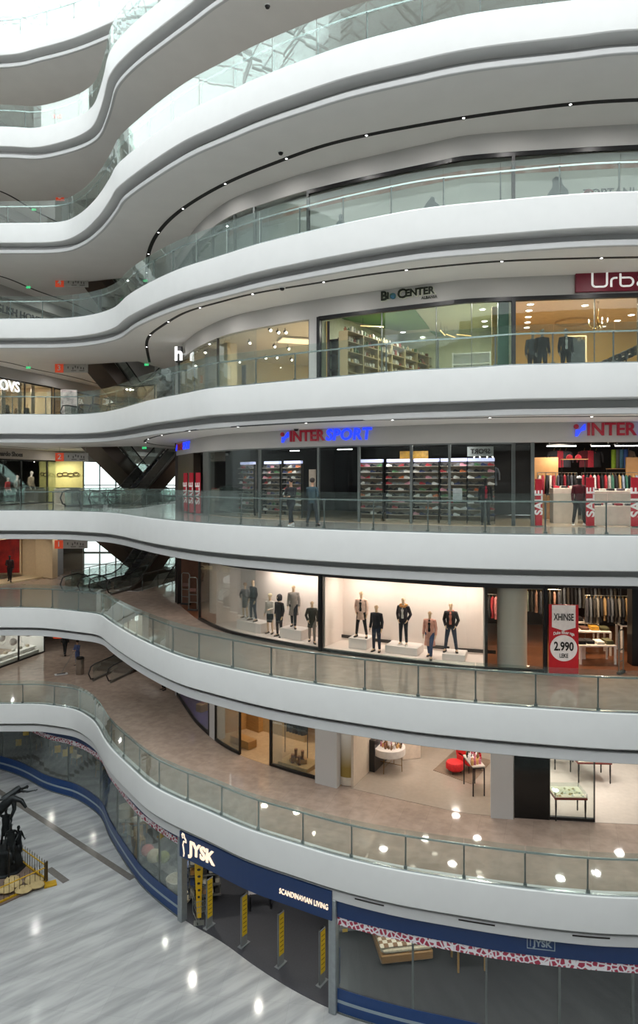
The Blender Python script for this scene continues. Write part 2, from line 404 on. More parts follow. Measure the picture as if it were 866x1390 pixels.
def glazing(k, x0, x1, h0, h1, mull=(), fm=None, fw=.07, top=.0, bottom=.0, gm=None, d=0.0, label=None):
    NW[0] += 1; F = FL(k); a, b = fs(x0), fs(x1)
    w = bpy.data.objects.new('window_%d' % NW[0], None); COL.objects.link(w); w.location = FC.pt((a+b)/2, d, F); struct(w, label)
    cuts = [a]+[fs(m) for m in mull]+[b]
    for i in range(len(cuts)-1):
        mb = MB(); FC.band(mb, d+.02, d+.035, F+h0, F+h1, cuts[i]+.01, cuts[i+1]-.01, .6); mb.build('pane', gm or gl_shop, w, world=True)
    fm = fm or blackm; mb = MB()
    for c in cuts: 
        p, t, n = FC.at(c); q = FC.pt(c, d+.03, F); mb.box((q.x, q.y, F+(h0+h1)/2), (fw, .1, h1-h0), math.atan2(t.y, t.x))
    if top: FC.band(mb, d-.02, d+.1, F+h1-top, F+h1+.03, a, b, .4)
    if bottom: FC.band(mb, d-.02, d+.1, F+h0-.0, F+h0+bottom, a, b, .4)
    mb.build('frame', fm, w, world=True); return w
def bulkhead(k, x0, x1, z0, mat, d=-.03, z1=3.72):
    mb = MB(); FC.band(mb, d, d+.25, FL(k)+z0, FL(k)+z1, fs(x0), fs(x1), .4); return struct(mb.build('wall_bulkhead', mat, smooth=True))
def s_at(x, d):
    lo, hi = 0., FC.L
    for _ in range(40):
        m = (lo+hi)/2; q = FC.pt(m, d, 0)
        if CX+FPX*q.x/q.y < x: lo = m
        else: hi = m
    return lo
def pillar(k, x0, x1, mat, d0=-.05, d1=.5, h=3.7, z0=0):
    mb = MB(); FC.band(mb, d0, d1, FL(k)+z0, FL(k)+h, fs(x0), fs(x1), .3); return struct(mb.build('wall_pillar', mat))
XE = 1250
# end wall closing the shops at the left end of the curved front
for k in range(0, 6):
    F = FL(k); p = FC.pt(0, 0, 0); m = {1: brownm, 2: brownm}.get(k, bulk)
    struct(MB().box((p.x-.0, p.y+6, F+1.86), (.2, 12, 3.72)).build('wall_shop_end', m))

# lamps added along concourse and walkways to brighten floors and ceilings
def clamp_light(x, y, z, e, col=(1, .965, .93)):
    l = bpy.data.lights.new('fill_and_shop_light', 'AREA'); l.shape = 'DISK'; l.size = .1; l.energy = e; l.color = col
    o = bpy.data.objects.new('fill_and_shop_light', l); COL.objects.link(o); o.location = (x, y, z)
for k in range(0, 7):
    n = 9
    for i in range(n):
        q = EC[k].pt(EC[k].s_of(150)+(EC[k].s_of(1100)-EC[k].s_of(150))*(i+.5)/n, 1.45, FL(k+1)-1.53); clamp_light(q.x, q.y, q.z, WALK)
    for (x, y) in ((-22, 39), (-16.5, 38.6), (-12, 40), (-17.6, 46), (-8.6, 46), (-13.5, 56)): clamp_light(x, y, FL(k+1)-1.53, WALK*1.3)
# ---------------------------------------------------------------- figures (people and shop mannequins)
def skin_mesh(V, E, R, sub=1):
    me = bpy.data.meshes.new('body'); me.from_pydata([tuple(v) for v in V], E, []); ob = bpy.data.objects.new('body', me); COL.objects.link(ob)
    sk = ob.modifiers.new('skin', 'SKIN'); sk.use_smooth_shade = True
    for i, d in enumerate(me.skin_vertices[0].data):
        r = R[i]; d.radius = (r, r) if not isinstance(r, tuple) else r; d.use_root = (i == 0)
    if sub: sm = ob.modifiers.new('sub', 'SUBSURF'); sm.levels = sub; sm.render_levels = sub
    dg = bpy.context.evaluated_depsgraph_get(); out = bpy.data.meshes.new_from_object(ob.evaluated_get(dg)); bpy.data.objects.remove(ob); return out

def cloth(name, col, rough=.85, **kw): return M(name, col, rough, noise=kw.pop('noise', .12), scale=kw.pop('scale', 14), bump=.15, **kw)
ARMS = {  # elbow and wrist offsets from the shoulder (x outward, y, z); the figure faces -y
 'down': ((.03, .02, -.28), (.04, -.04, -.54)), 'relaxed': ((.045, .03, -.28), (.06, -.07, -.53)), 'hip': ((.15, .06, -.23), (.03, -.08, -.40)),
 'bent': ((.05, .02, -.28), (.02, -.2, -.36)), 'front': ((.04, -.1, -.26), (-.06, -.28, -.28)), 'up': ((.22, -.05, .16), (.30, -.1, .42)),
 'reach': ((.18, -.14, -.05), (.3, -.34, .05)), 'lean': ((.05, -.12, -.25), (.02, -.34, -.42)), 'pocket': ((.08, .07, -.27), (.0, -.07, -.47))}
FIGN = [0]
def pose(legs, arms, lean=0.):
    J = dict(pel=(0, 0, .95), wai=(0, 0, 1.08), che=(0, 0, 1.28), nkb=(0, .01, 1.45), nck=(0, -.005, 1.52), hd1=(0, -.02, 1.60), hd2=(0, -.02, 1.68), hd3=(0, -.01, 1.755))
    for s, n in ((-1, 'L'), (1, 'R')):
        J['hip'+n] = (s*.085, 0, .9)
        if legs == 'stand': k, a = (s*.105, -.01, .5), (s*.115, .02, .09)
        elif legs == 'wide': k, a = (s*.15, -.02, .5), (s*.2, .02, .09)
        elif legs == 'stride': k, a = ((s*.09, -.16*s-.04, .51), (s*.09, -.24*s+.02, .1))
        elif legs == 'walk': k, a = ((s*.09, -.14*s-.08, .52), (s*.08, -.32*s+.05, .12))
        elif legs == 'cross': k, a = (s*.08, -.03, .5), (s*.06, -.06*s, .09)
        else: k, a = (s*.1, 0, .5), (s*.1, .02, .09)
        J['kne'+n] = k; J['ank'+n] = a; J['toe'+n] = (a[0]+s*.03, a[1]-.14, a[2]-.055)
        sh = Vector((s*.175, 0, 1.40)); J['sho'+n] = tuple(sh); e, w = ARMS[arms[0 if s < 0 else 1]]
        J['elb'+n] = tuple(sh+Vector((s*e[0], e[1], e[2]))); J['wri'+n] = tuple(sh+Vector((s*w[0], w[1], w[2])))
        fd = (Vector(J['wri'+n])-Vector(J['elb'+n])).normalized(); J['han'+n] = tuple(Vector(J['wri'+n])+fd*.07)
    if lean:
        for q in J:
            p = J[q]
            if p[2] > .92: J[q] = (p[0], p[1]-lean*(p[2]-.92), p[2]-.12*lean*(p[2]-.92))
    return J
def body_mb(J, face=True, headless=False):
    names = ['pel', 'wai', 'che', 'nkb', 'nck']+([] if headless else ['hd1', 'hd2', 'hd3'])
    R = dict(pel=(.14, .10), wai=(.115, .085), che=(.14, .10), nkb=(.075, .06), nck=.052, hd1=(.062, .07), hd2=(.074, .088), hd3=(.055, .062), sho=.06, elb=.042, wri=.028, han=(.036, .02), hip=.085, kne=.055, ank=.037, toe=.032)
    E = [(i, i+1) for i in range(len(names)-1)]; V = [J[n] for n in names]; rr = [R[n] for n in names]
    for s in 'LR':
        b = len(V); V += [J[q+s] for q in ('sho', 'elb', 'wri', 'han')]; rr += [R[q] for q in ('sho', 'elb', 'wri', 'han')]; E += [(2, b), (b, b+1), (b+1, b+2), (b+2, b+3)]
        b = len(V); V += [J[q+s] for q in ('hip', 'kne', 'ank', 'toe')]; rr += [R[q] for q in ('hip', 'kne', 'ank', 'toe')]; E += [(0, b), (b, b+1), (b+1, b+2), (b+2, b+3)]
    me = skin_mesh(V, E, rr, 1); mb = MB().mesh(me); bpy.data.meshes.remove(me)
    for s in 'LR':
        h = Vector(J['han'+s]); d = (h-Vector(J['wri'+s])).normalized(); sg = -1 if s == 'L' else 1
        side = Vector((0, -1, 0)); side = (side-d*side.dot(d)).normalized(); inn = Vector((-sg, 0, 0)); inn = (inn-d*inn.dot(d)).normalized()
        for i, ln in enumerate((.062, .075, .07, .055)):
            o = h+side*(.024-.016*i); mb.tube([o, o+d*ln*.45+inn*.006, o+d*ln*.8+inn*.022, o+d*ln+inn*.036], [.0095, .009, .008, .006], 5)
        o = h-d*.035+side*.026; mb.tube([o, o+side*.025+d*.022, o+side*.03+d*.05+inn*.015], [.011, .010, .007], 5)
    if not headless and face:
        hd = Vector(J['hd2']); mb.tube([hd+Vector((0, -.078, .012)), hd+Vector((0, -.106, -.022)), hd+Vector((0, -.085, -.03))], [.009, .014, .008], 6)
        for sg in (-1, 1): mb.ell(hd+Vector((sg*.079, .01, -.008)), (.012, .02, .032), 8, 4)
        mb.ell(hd+Vector((0, -.083, -.055)), (.026, .01, .007), 8, 4)
    return mb
def figure(name, label, cat, loc, rz=0., h=1.78, legs='stand', arms=('relaxed', 'relaxed'), skin='mannequin_skin', skincol='d8c0a0', top='202024', bottom='262a33', shoes='17171a',
           hair=None, coat=0., inner=None, collar=None, hood=False, skirt=None, headless=False, shorts=False, lean=0., group=None, cap=None, sheen=.5, topn=None, scarf=None, fur=None, hairlen=0):
    FIGN[0] += 1; t = thing(name, label, cat, loc, rz, group); k = h/1.82; t.scale = (k, k, k)
    J = pose(legs, arms, lean); sk = M(skin, skincol, sheen, noise=.03); nm = 'garment_%d' % FIGN[0]
    body_mb(J, True, headless).build('body', sk, t, smooth=True)
    if not headless:
        hd = Vector(J['hd2']); ey = MB()
        for sg in (-1, 1): ey.ell(hd+Vector((sg*.03, -.08, .008)), (.012, .007, .006), 6, 4)
        ey.build('eyes', M('eye_dark', '1a1512', .3), t)
    # legs: trousers
    mb = MB(); P = Vector
    for s in 'LR':
        hp, kn, an = P(J['hip'+s]), P(J['kne'+s]), P(J['ank'+s])
        end = kn if shorts or skirt else an
        if not skirt: mb.tube([hp+P((0, 0, .06)), hp, (hp+kn)/2, kn]+([] if shorts else [(kn+an)/2, an+P((0, 0, .02))]), [.098, .102, .084, .066]+([] if shorts else [.06, .05]), 10)
    if skirt: mb.rings([(.52, .15, .13), (.75, .165, .135), (.95, .15, .115), (1.06, .125, .1)], n=14)
    else: mb.rings([(.84, .13, .10), (.92, .168, .125), (1.0, .155, .115), (1.06, .135, .1)], n=14)
    mb.build('skirt' if skirt else 'trousers', cloth(nm+'_bottom', skirt or bottom), t, smooth=True)
    # upper garment, follows the lean
    def ln(z): return -lean*max(0, z-.92)
    bot = .90-coat; mb = MB(); rs = [(bot, .165+coat*.12, .125+coat*.1)]
    if coat > .25: rs.append((bot+coat*.5, .165+coat*.05, .13))
    rs += [(.93, .166, .128), (1.08, .150, .115), (1.25, .178, .13), (1.36, .185, .125), (1.43, .14, .1), (1.47, .075, .07)]
    mb.rings([(z, a, b, 0, ln(z)) for z, a, b in rs], n=16)
    for s in 'LR':
        sg = -1 if s == 'L' else 1; sh, el, wr = P(J['sho'+s]), P(J['elb'+s]), P(J['wri'+s])
        mb.tube([sh-P((sg*.07, 0, -.0)), sh+P((0, 0, 0)), (sh+el)/2, el, (el+wr)/2, wr-(wr-el)*.06], [.07, .073, .064, .058, .052, .047], 10)
    mb.build('coat' if coat > .25 else 'jacket', cloth(topn or nm+'_top', top), t, smooth=True)
    if inner:
        mb = MB(); mb.rings([(1.0, .05, .03, 0, -.102+ln(1)), (1.15, .055, .03, 0, -.094+ln(1.15)), (1.3, .06, .03, 0, -.108+ln(1.3)), (1.42, .06, .04, 0, -.07+ln(1.42)), (1.47, .05, .05, 0, -.02+ln(1.47))], n=10)
        mb.build('shirt_front', cloth(nm+'_inner', inner), t, smooth=True)
    if collar or fur:
        c = P(J['nkb']); mb = MB(); r = .095 if not fur else .12; q = .022 if not fur else .05; n = 14
        mb.tube([c+P((r*math.cos(2*PI*i/n), r*.8*math.sin(2*PI*i/n)+.01, .02-.05*(math.sin(2*PI*i/n) < -.5))) for i in range(n+1)], q, 7)
        mb.build('fur_trim' if fur else 'collar', cloth(nm+'_collar', fur or collar, noise=.3, scale=40), t, smooth=True)
    if hood:
        hd = P(J['hd2']); mb = MB(); mb.lathe([(.10, -.16), (.125, -.08), (.128, 0), (.11, .07), (.06, .115), (.01, .125)], hd+P((0, .035, 0)), 14); mb.build('hood', cloth(nm+'_top', top), t, smooth=True)
    if hair:
        hd = P(J['hd2']); mb = MB(); mb.lathe([(.05, -.06), (.086, -.03), (.098, .02), (.095, .06), (.07, .10), (.02, .118)], hd+P((0, .022, .005)), 14, 1.08)
        if hairlen: mb.rings([(hd.z-hairlen, .05, .03, 0, hd.y+.07), (hd.z-hairlen*.5, .085, .045, 0, hd.y+.06), (hd.z, .09, .06, 0, hd.y+.04)], n=10)
        mb.build('hair', cloth(nm+'_hair', hair, noise=.25, scale=60), t, smooth=True)
    if cap:
        hd = P(J['hd2']); mb = MB(); mb.lathe([(.09, .02), (.092, .05), (.075, .09), (.02, .108)], hd, 14, 1.1); mb.box(hd+P((0, -.12, .03)), (.13, .1, .012)); mb.build('cap', cloth(nm+'_cap', cap), t, smooth=True)
    if scarf:
        c = P(J['nkb']); mb = MB(); mb.tube([c+P((.08*math.cos(a*PI/6), .07*math.sin(a*PI/6), .03)) for a in range(13)], .03, 7); mb.box(c+P((.05, -.12, -.15)), (.06, .025, .3)); mb.build('scarf', cloth(nm+'_scarf', scarf), t, smooth=True)
    for s in 'LR':
        a, to = P(J['ank'+s]), P(J['toe'+s]); f = (to-a); f.z = 0; f.normalize(); w = P((-f.y, f.x, 0)); b = P((a.x, a.y, a.z-.09)); mb = MB(); R = []
        for u, wd, hh in ((-.085, .025, .05), (-.06, .038, .085), (0, .042, .10), (.06, .046, .07), (.13, .05, .05), (.18, .035, .035), (.2, .012, .02)):
            c = b+f*u; R.append([c+w*wd*x+P((0, 0, hh*z)) for x, z in ((-1, 0), (1, 0), (1.02, .45), (.6, 1), (-.6, 1), (-1.02, .45))])
        mb.loft(R); mb.build('shoe', M(nm+'_shoe', shoes, .4), t, smooth=True)
    return t
# ================================================================ sixth storey up (k=4): closed fronts with printed hoarding
hoard = M('hoarding_print', 'cfcdc4', .55, noise=.02, scale=1.5)
hband = M('hoarding_band', 'b4755a', .6, col2='cdb4a6', scale=2.2, stretch=(1, 1, .3))
bulkhead(4, 240, XE, 2.98, bulk)
mb = MB(); FC.band(mb, .35, .4, FL(4), FL(4)+2.95, fs(241), fs(XE), .5); h = thing('hoarding', 'long pale grey printed hoarding behind the shop glass of the closed store', 'hoarding', fpt(600, .38, 4))
mb.build('board', hoard, h, world=True)
mb = MB(); FC.band(mb, .335, .349, FL(4)+2.35, FL(4)+2.62, fs(300), fs(XE), .5); mb.build('pattern_band', hband, h, world=True)
glazing(4, 418, XE, 0.02, 2.97, (697, 1080), blackm, .12, top=.14, label='dark framed shop window with a printed hoarding behind it')
glazing(4, 318, 418, .02, 2.97, (345,), greym, .1, label='grey framed glass door and side panels')
glazing(4, 242, 318, .02, 2.97, (262, 288), greym, .08, label='narrow glass panes at the end of the curved front')
sil = M('printed_silhouette', '435254', .6, noise=.05)
silr = M('printed_orange', 'a0563c', .6, noise=.05)
def silhouette(x, lab, pts, sc, redbox=None, dz=0.):
    t = thing('printed_figure', lab, 'printed figure', fpt(x, .33, 4))
    s0 = fs(x); mb = MB(); mb.prism([(a*sc, b*sc) for a, b in pts], -.004, .004)
    mb.v = [tuple(FC.pt(s0+p[0], .325-p[2], FL(4)+p[1]+dz)) for p in mb.v]; mb.build('figure_print', sil, t, world=True)
    if redbox:
        mb = MB(); mb.prism(redbox, -.004, .004); mb.v = [tuple(FC.pt(s0+p[0], .328-p[2], FL(4)+p[1]+dz)) for p in mb.v]; mb.build('table_print', silr, t, world=True)
H0 = [(-.28, 0), (-.30, .55), (-.26, 1.0), (-.2, 1.12), (-.08, 1.2), (-.1, 1.32), (-.09, 1.45), (0, 1.52), (.09, 1.45), (.1, 1.32), (.08, 1.2), (.2, 1.12), (.26, 1.0), (.3, .55), (.28, 0)]
silhouette(457, 'printed grey figure shown from the chest up, leftmost of the three on the hoarding', H0, .85, dz=.6)
silhouette(583, 'printed grey figure bending forward beside an orange block, middle of the three on the hoarding', [(-.5, 0), (-.48, .5), (-.4, .95), (-.2, 1.2), (-.1, 1.3), (0, 1.42), (.12, 1.36), (.14, 1.2), (.3, 1.05), (.5, .75), (.55, .3), (.52, 0)], .95, [(-.35, 0), (-.35, .95), (-.1, 1.0), (-.1, 0)], dz=.52)
silhouette(760, 'printed grey figure leaning on an orange table, rightmost of the three on the hoarding', [(-.6, 1.35), (-.7, 1.25), (-.55, 1.15), (-.38, 1.3), (-.3, 1.2), (-.3, 0), (.42, 0), (.42, 1.3), (.36, 1.7), (.2, 1.85), (.16, 1.95), (.12, 2.15), (-.08, 2.2), (-.2, 2.08), (-.18, 1.92), (-.2, 1.8), (-.4, 1.5)], .98, [(-1.9, 1.1), (-1.9, 1.28), (.0, 1.28), (.0, 1.1)])
def curve_sign(name, label, body, x, k, h, size, mat, depth=.05, bold=.0, d=-.06, align='CENTER', spacing=1., shear=0., parent=None, sx=1., mirror=False):
    mb = text_mb(body, size, depth, bold, align, spacing, shear)
    mb.v = [(p[0]*sx*(-1 if mirror else 1), p[1], p[2]) for p in mb.v]
    FC.wrap(mb, fs(x), d, FL(k)+h); return mb
dkt = M('sign_grey_text', '4a4b4e', .5)
t = thing('shop_sign', 'small grey shop name beside a round red emblem on the hoarding', 'sign', fpt(825, .3, 4, 1.45))
curve_sign('', '', 'TOPTANI', 831, 4, 1.48, .42, dkt, .01, .006, .33).build('lettering', dkt, t, world=True)
em = MB(); c0 = fs(803)-.0
mbe = MB(); n = 24
for i in range(n):
    a, b = 2*PI*i/n, 2*PI*(i+1)/n; q = [(math.cos(a)*.17, math.sin(a)*.17), (math.cos(b)*.17, math.sin(b)*.17), (math.cos(b)*.11, math.sin(b)*.11), (math.cos(a)*.11, math.sin(a)*.11)]
    mbe.prism(q, 0, .01)
mbe.box((0, 0, .005), (.05, .24, .01)); mbe.box((0, 0, .005), (.24, .05, .01))
mbe.v = [(p[0], p[1], p[2]) for p in mbe.v]; FC.wrap(mbe, c0, .33, FL(4)+1.48); mbe.build('emblem', M('emblem_red', '8e3a32', .5), t, world=True)

# ================================================================ fifth storey (k=3)
bulkhead(3, 240, XE, 2.95, bulk)
cream = M('cream_shop', 'efe2c4', .6, noise=.02); creamc = M('cream_ceiling', 'f3ead6', .7, noise=.02)
shop(3, 241, 431, 11, 3.3, cream, creamc)
glazing(3, 242, 420, .02, 2.95, (295,), M('dark_mullion', '33302c', .4), .06, label='frameless shop window with a cream lit interior')
pillar(3, 420, 431.5, bulk, -.03, .4, 2.95)
greenw = M('health_green', '4f7f2c', .6, noise=.05); gwall = M('pale_green_wall', 'c5c8ac', .6)
shop(3, 433, 695, 7.2, 3.35, gwall, M('shop_ceiling_green_white', 'b9c09c', .7))
glazing(3, 433, 697, .02, 2.95, (518, 592, 640), greym, .02, top=.05, gm=gl_shop, label='wide shop window of the health store')
def blackframe(k, xs, z0, z1, w, lab, top=.13, d=-.05):
    NW[0] += 1; fr = bpy.data.objects.new('window_%d' % NW[0], None); COL.objects.link(fr); fr.location = fpt(xs[0], 0, k); struct(fr, lab); mb = MB()
    for x in xs:
        s = fs(x); p, t, n = FC.at(s); q = FC.pt(s, d+.05, FL(k)); mb.box((q.x, q.y, FL(k)+(z0+z1)/2), (w, .16, z1-z0), math.atan2(t.y, t.x))
    if top: FC.band(mb, d, d+.16, FL(k)+z1-top, FL(k)+z1+.02, fs(xs[0]), fs(xs[-1]), .4)
    mb.build('frame', blackm, fr, world=True)
blackframe(3, (433, 697, XE), .0, 2.98, .14, 'black frame around the two lit shop windows')
yel = M('yellow_cream_wall', 'd9bd7e', .6, noise=.03)
shop(3, 698, XE, 7.0, 3.3, yel, M('tan_ceiling', 'e0c499', .7))
glazing(3, 698, XE, .02, 2.95, (807, 866, 950), greym, .02, label='menswear shop window with two suited mannequins')

# ================================================================ fourth storey at eye level (k=2)
bulkhead(2, 240, XE, 3.0, bulk)
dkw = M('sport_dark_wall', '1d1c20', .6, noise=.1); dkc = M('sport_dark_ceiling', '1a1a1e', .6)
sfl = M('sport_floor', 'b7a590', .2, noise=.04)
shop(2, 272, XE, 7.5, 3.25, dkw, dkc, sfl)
glazing(2, 283, 697, .02, 3.0, (352, 432, 487, 558, 610), greym, .09, top=.05, label='long dark shop window of the sports store')
glazing(2, 697, 723, .02, 3.0, (), greym, .12, label='single glass pane beside the sports store entrance')
pillar(2, 241, 262, brownm, .02, .4, 3.0); pillar(2, 276, 283, greym, -.02, .3, 3.0)

# ================================================================ third storey (k=1)
bulkhead(1, 241, XE, 3.05, blackm)
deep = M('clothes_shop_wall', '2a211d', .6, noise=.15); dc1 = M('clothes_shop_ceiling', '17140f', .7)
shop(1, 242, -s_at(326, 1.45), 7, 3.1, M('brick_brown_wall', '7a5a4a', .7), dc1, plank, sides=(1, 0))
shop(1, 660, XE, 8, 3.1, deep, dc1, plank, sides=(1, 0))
glazing(1, 270, 434, .02, 3.05, (), blackm, .14, top=.06, bottom=.12, label='curved shop window with six coated mannequins')
glazing(1, 436, 740, .02, 3.05, (), blackm, .14, top=.06, bottom=.1, label='broad shop window with five mannequins on white blocks')
for x in (240.5, 434.5, 741): pillar(1, x-1.8, x+1.8, blackm, -.06, .15, 3.1)
dispw = M('display_white', 'f2e6de', .55, noise=.01)
def display(x0, x1, dep, wm, nm):
    a, b = (fs(x0) if x0 > 0 else -x0), fs(x1); mb = MB(); FC.band(mb, dep, dep+.1, FL(1)+.0, FL(1)+3.08, a, b, .4); struct(mb.build('wall_display', wm))
    mb = MB(); FC.band(mb, .1, dep, FL(1), FL(1)+.14, a, b, .4); struct(mb.build('floor', wm))
    for s in (a, b):
        p, q = FC.pt(s, .2, 0), FC.pt(s, dep, 0); m = (p+q)/2; d = q-p; struct(MB().box((m.x, m.y, FL(1)+1.54), (d.length, .06, 3.08), math.atan2(d.y, d.x)).build('wall_display_side', wm))
    mb = MB(); FC.band(mb, .1, dep, FL(1)+3.08, FL(1)+3.12, a, b, .4); struct(mb.build('ceiling', wm))
display(-s_at(326, 1.45), 433, 1.45, dispw, 'a'); display(437, 657, 1.7, dispw, 'b')

# ================================================================ second storey (k=0)
bulkhead(0, 240, 700, 3.0, bulk); bulkhead(0, 700, XE, 3.0, bulk)
perf = M('perfumery_wall', 'c9baa6', .5, noise=.03); perfc = M('perfumery_ceiling', 'ead9c2', .6)
purp = M('purple_display', '5a57a8', .5, noise=.06)
shop(0, 241, 284, 3.0, 3.3, purp, blackm, purp)
lbl = fs(283)
glazing(0, 240, 283.5, .02, 3.0, (), blackm, .1, bottom=.1, label='shop window with a purple display and one shoe')
shop(0, 285, 462, 6.0, 3.3, wood, perfc, M('shop_floor_tan', 'b79b78', .2))
pillar(0, 284, 292, bulk, 0, .5, 3.0)
glazing(0, 292, 325, .02, 3.0, (), blackm, .05, bottom=.1, label='glass pane left of the open doorway')
glazing(0, 367, 431.7, .02, 3.0, (), blackm, .09, bottom=.1, label='shop window with boots and hanging clothes')
pillar(0, 432, 461, bulk, -.25, .7, 3.7)
shop(0, 476, 697, 8.5, 3.35, perf, perfc, M('perfumery_floor', 'a3978a', .12, noise=.03), sides=(1, 0))
shop(0, 697, XE, 8.5, 3.35, M('pale_shop_wall', 'e4e2dc', .5), M('pale_shop_ceiling', 'efeeea', .6), M('cream_polished_floor', 'c9beb2', .07, noise=.03), sides=(1, 1))
pillar(0, 666, 696, bulk, -.15, .6, 3.7)
blk = M('black_gloss_panel', '0a0c0c', .12)
pillar(0, 698, 746, blk, -.02, .08, 3.0)
glazing(0, 746, 807, .02, 3.0, (), M('thin_black', '101010', .4), .03, bottom=.1, label='glass pane beside the black gloss panel')
# ---------------------------------------------------------------- placing helpers
def sp(x, d, k, h=0.):                    # point on the line d behind the curved front that shows at column x
    lo, hi = 0., FC.L
    for _ in range(40):
        m = (lo+hi)/2; q = FC.pt(m, d, 0)
        if CX+FPX*q.x/q.y < x: lo = m
        else: hi = m
    return FC.pt(lo, d, FL(k)+h)
def srz(x, d=0.):
    lo, hi = 0., FC.L
    for _ in range(40):
        m = (lo+hi)/2; q = FC.pt(m, d, 0)
        if CX+FPX*q.x/q.y < x: lo = m
        else: hi = m
    t = FC.at(lo)[1]; return math.atan2(t.y, t.x)
bulb = M('lamp_lens', 'fff4e0', .3, emit=9); bulbw = M('lamp_lens_white', 'ffffff', .3, emit=7); ringm = M('lamp_ring', 'e8e8e4', .4)
# prototype downlight: flush ring with a glowing lens (base at the ceiling)
def make_downlight(r=.11, lens=bulbw):
    t = thing('downlight', 'round white downlight', 'ceiling light'); MB().lathe([(r+.03, -.012), (r+.03, 0)], n=16).build('trim_ring', ringm, t); MB().lathe([(r, -.02), (r, -.012)], n=16).build('lens', lens, t); return t
def make_track_spot():
    t = thing('track_spotlight', 'black track spotlight', 'ceiling light'); MB().tube([(0, 0, 0), (0, 0, -.14)], .018, 6).build('stem', blackm, t)
    mb = MB(); mb.tube([(0, .07, -.13), (0, -.03, -.19), (0, -.09, -.225)], [.05, .06, .07], 10); mb.build('can', blackm, t, smooth=True)
    MB().tube([(0, -.085, -.221), (0, -.1, -.23)], [.06, .06], 10).build('lens', bulb, t); return t
def place(proto, loc, rz, label, group, first=[None], s=None):
    if not proto.get('used'): proto['used'] = 1; o = proto; o.location = loc; o.rotation_euler = (0, 0, rz); o['label'] = label; o['group'] = group
    else: o = dup(proto, loc, rz, label, group)
    if s: o.scale = (s, s, s)
    return o
DL = make_downlight(); DLW = make_downlight(.12, bulb); TS = make_track_spot()

# ================================================================ k=3, cream shop: track spots, pillars, poster
for x, y in [(366,449),(377,452),(387,452),(338,466),(391,474),(372,471),(360,486.5),(395,489),(375,486),(358,499),(350,501),(397,502),(354,509),(374,509),(380,500),(277.6,479),(269,507),(324,492)]:
    p = on_floor(3, x, y, 3.05); p.z = FL(3)+3.27
    place(TS, p, .6, 'black track spotlight on the cream ceiling of the shop left of the white pilaster', 'track spotlights of the cream shop')
for x, d, w in ((287, 1.2, .45), (308, 1.6, .95)):
    p = sp(x, d, 3); struct(MB().bbox((p.x, p.y, p.z+1.65), (w, .6, 3.3), .03, srz(x)).build('wall_pillar', cream if w > .6 else bulk))
p = sp(331, 2.5, 3); t = thing('hanging_poster', 'tall dark hanging poster in the cream shop', 'poster', p, srz(331)); MB().box((0, 0, 1.55), (.32, .03, 1.5)).build('printed_sheet', M('poster_dark', '6d6d78', .5, col2='3a3a44', scale=5), t); MB().box((0, -.02, 2.3), (.36, .05, .04)).build('hanger_bar', steel, t)
t = thing('pendant_panel', 'glowing flat ceiling panel in the cream shop', 'ceiling light', on_floor(3, 405, 463, 3.2), .3); MB().box((0, 0, .02), (1.9, 1.1, .06)).build('frame', ringm, t); MB().box((0, 0, -.02), (1.8, 1.0, .02)).build('diffuser', M('warm_panel_glow', 'ffdcae', .5, emit=1.6), t)
for i, (x, d, w) in enumerate(((330, 6, 1.6), (372, 7.5, 2.2), (405, 5.5, 1.4))):
    p = sp(x, d, 3); t = thing('wall_shelf_unit', ['low shelf with folded pink goods', 'long dark shelf at the rear', 'shelf with a white card on top'][i]+' in the cream shop', 'shelf', p, srz(x))
    mb = MB(); mb.box((0, 0, .7), (w, .4, 1.4)); mb.build('carcass', M('walnut_shelf', '6b4f3f', .5), t); mb = MB()
    for j in range(int(w/.25)): mb.box((-w/2+.15+j*.25, -.02, 1.5), (.17, .2, .2))
    mb.build('folded_goods', M('goods_%d' % i, ['c58a84', '8e8a86', 'e8e4dc'][i], .8), t)
# hanging projecting sign with a lower case h, at the shop's left end
t = thing('projecting_sign', 'black projecting shop sign with a glowing white letter h', 'sign', fpt(251, -.3, 3, 2.7)); t.rotation_euler = (0, 0, -.25)
MB().bbox((0, 0, .35), (.36, .12, .85), .02).build('case', blackm, t)
mb = text_mb('h', 1.0, .05, .02); mb.v = [(p[0], -.08-p[2], p[1]+.35) for p in mb.v]; mb.build('letter', M('sign_white_glow', 'ffffff', .4, emit=2.2), t)
MB().box((.3, 0, .35), (.4, .05, .06)).build('bracket', steel, t)
# ================================================================ k=3, health store
for x, y in [(486,431),(518,443.7),(547,451),(573.6,457.6),(596,466.6),(617,474.7),(655,420),(657.6,436),(658.6,443),(659,452),(658,463),(581,464),(608,473),(640,482)]:
    p = on_floor(3, x, y, 3.34); p.z = FL(3)+3.35
    place(DL, p, 0, 'round white downlight in the ceiling of the green health store', 'downlights of the health store')
mb = MB(); a = [on_floor(3, *q, 3.32) for q in ((462, 432), (560, 416), (583, 446), (540, 449))]; mb.prism([(q.x, q.y) for q in a], FL(3)+3.3, FL(3)+3.345); trim(mb, greenw, 'green painted ceiling field', smooth=False)
a = [on_floor(3, *q, 3.32) for q in ((583, 449), (625, 458), (665, 482), (625, 480))]; mb = MB(); mb.prism([(q.x, q.y) for q in a], FL(3)+3.3, FL(3)+3.345); trim(mb, greenw, 'second green ceiling field', smooth=False)
shw = M('birch_shelf', 'a3946e', .5, noise=.05)
A, B = on_floor(3, 466, 449, 2.3).to_2d(), on_floor(3, 592, 490, 2.3).to_2d(); D = B-A; NB = 7; uw = D.length/NB; ang = math.atan2(D.y, D.x)
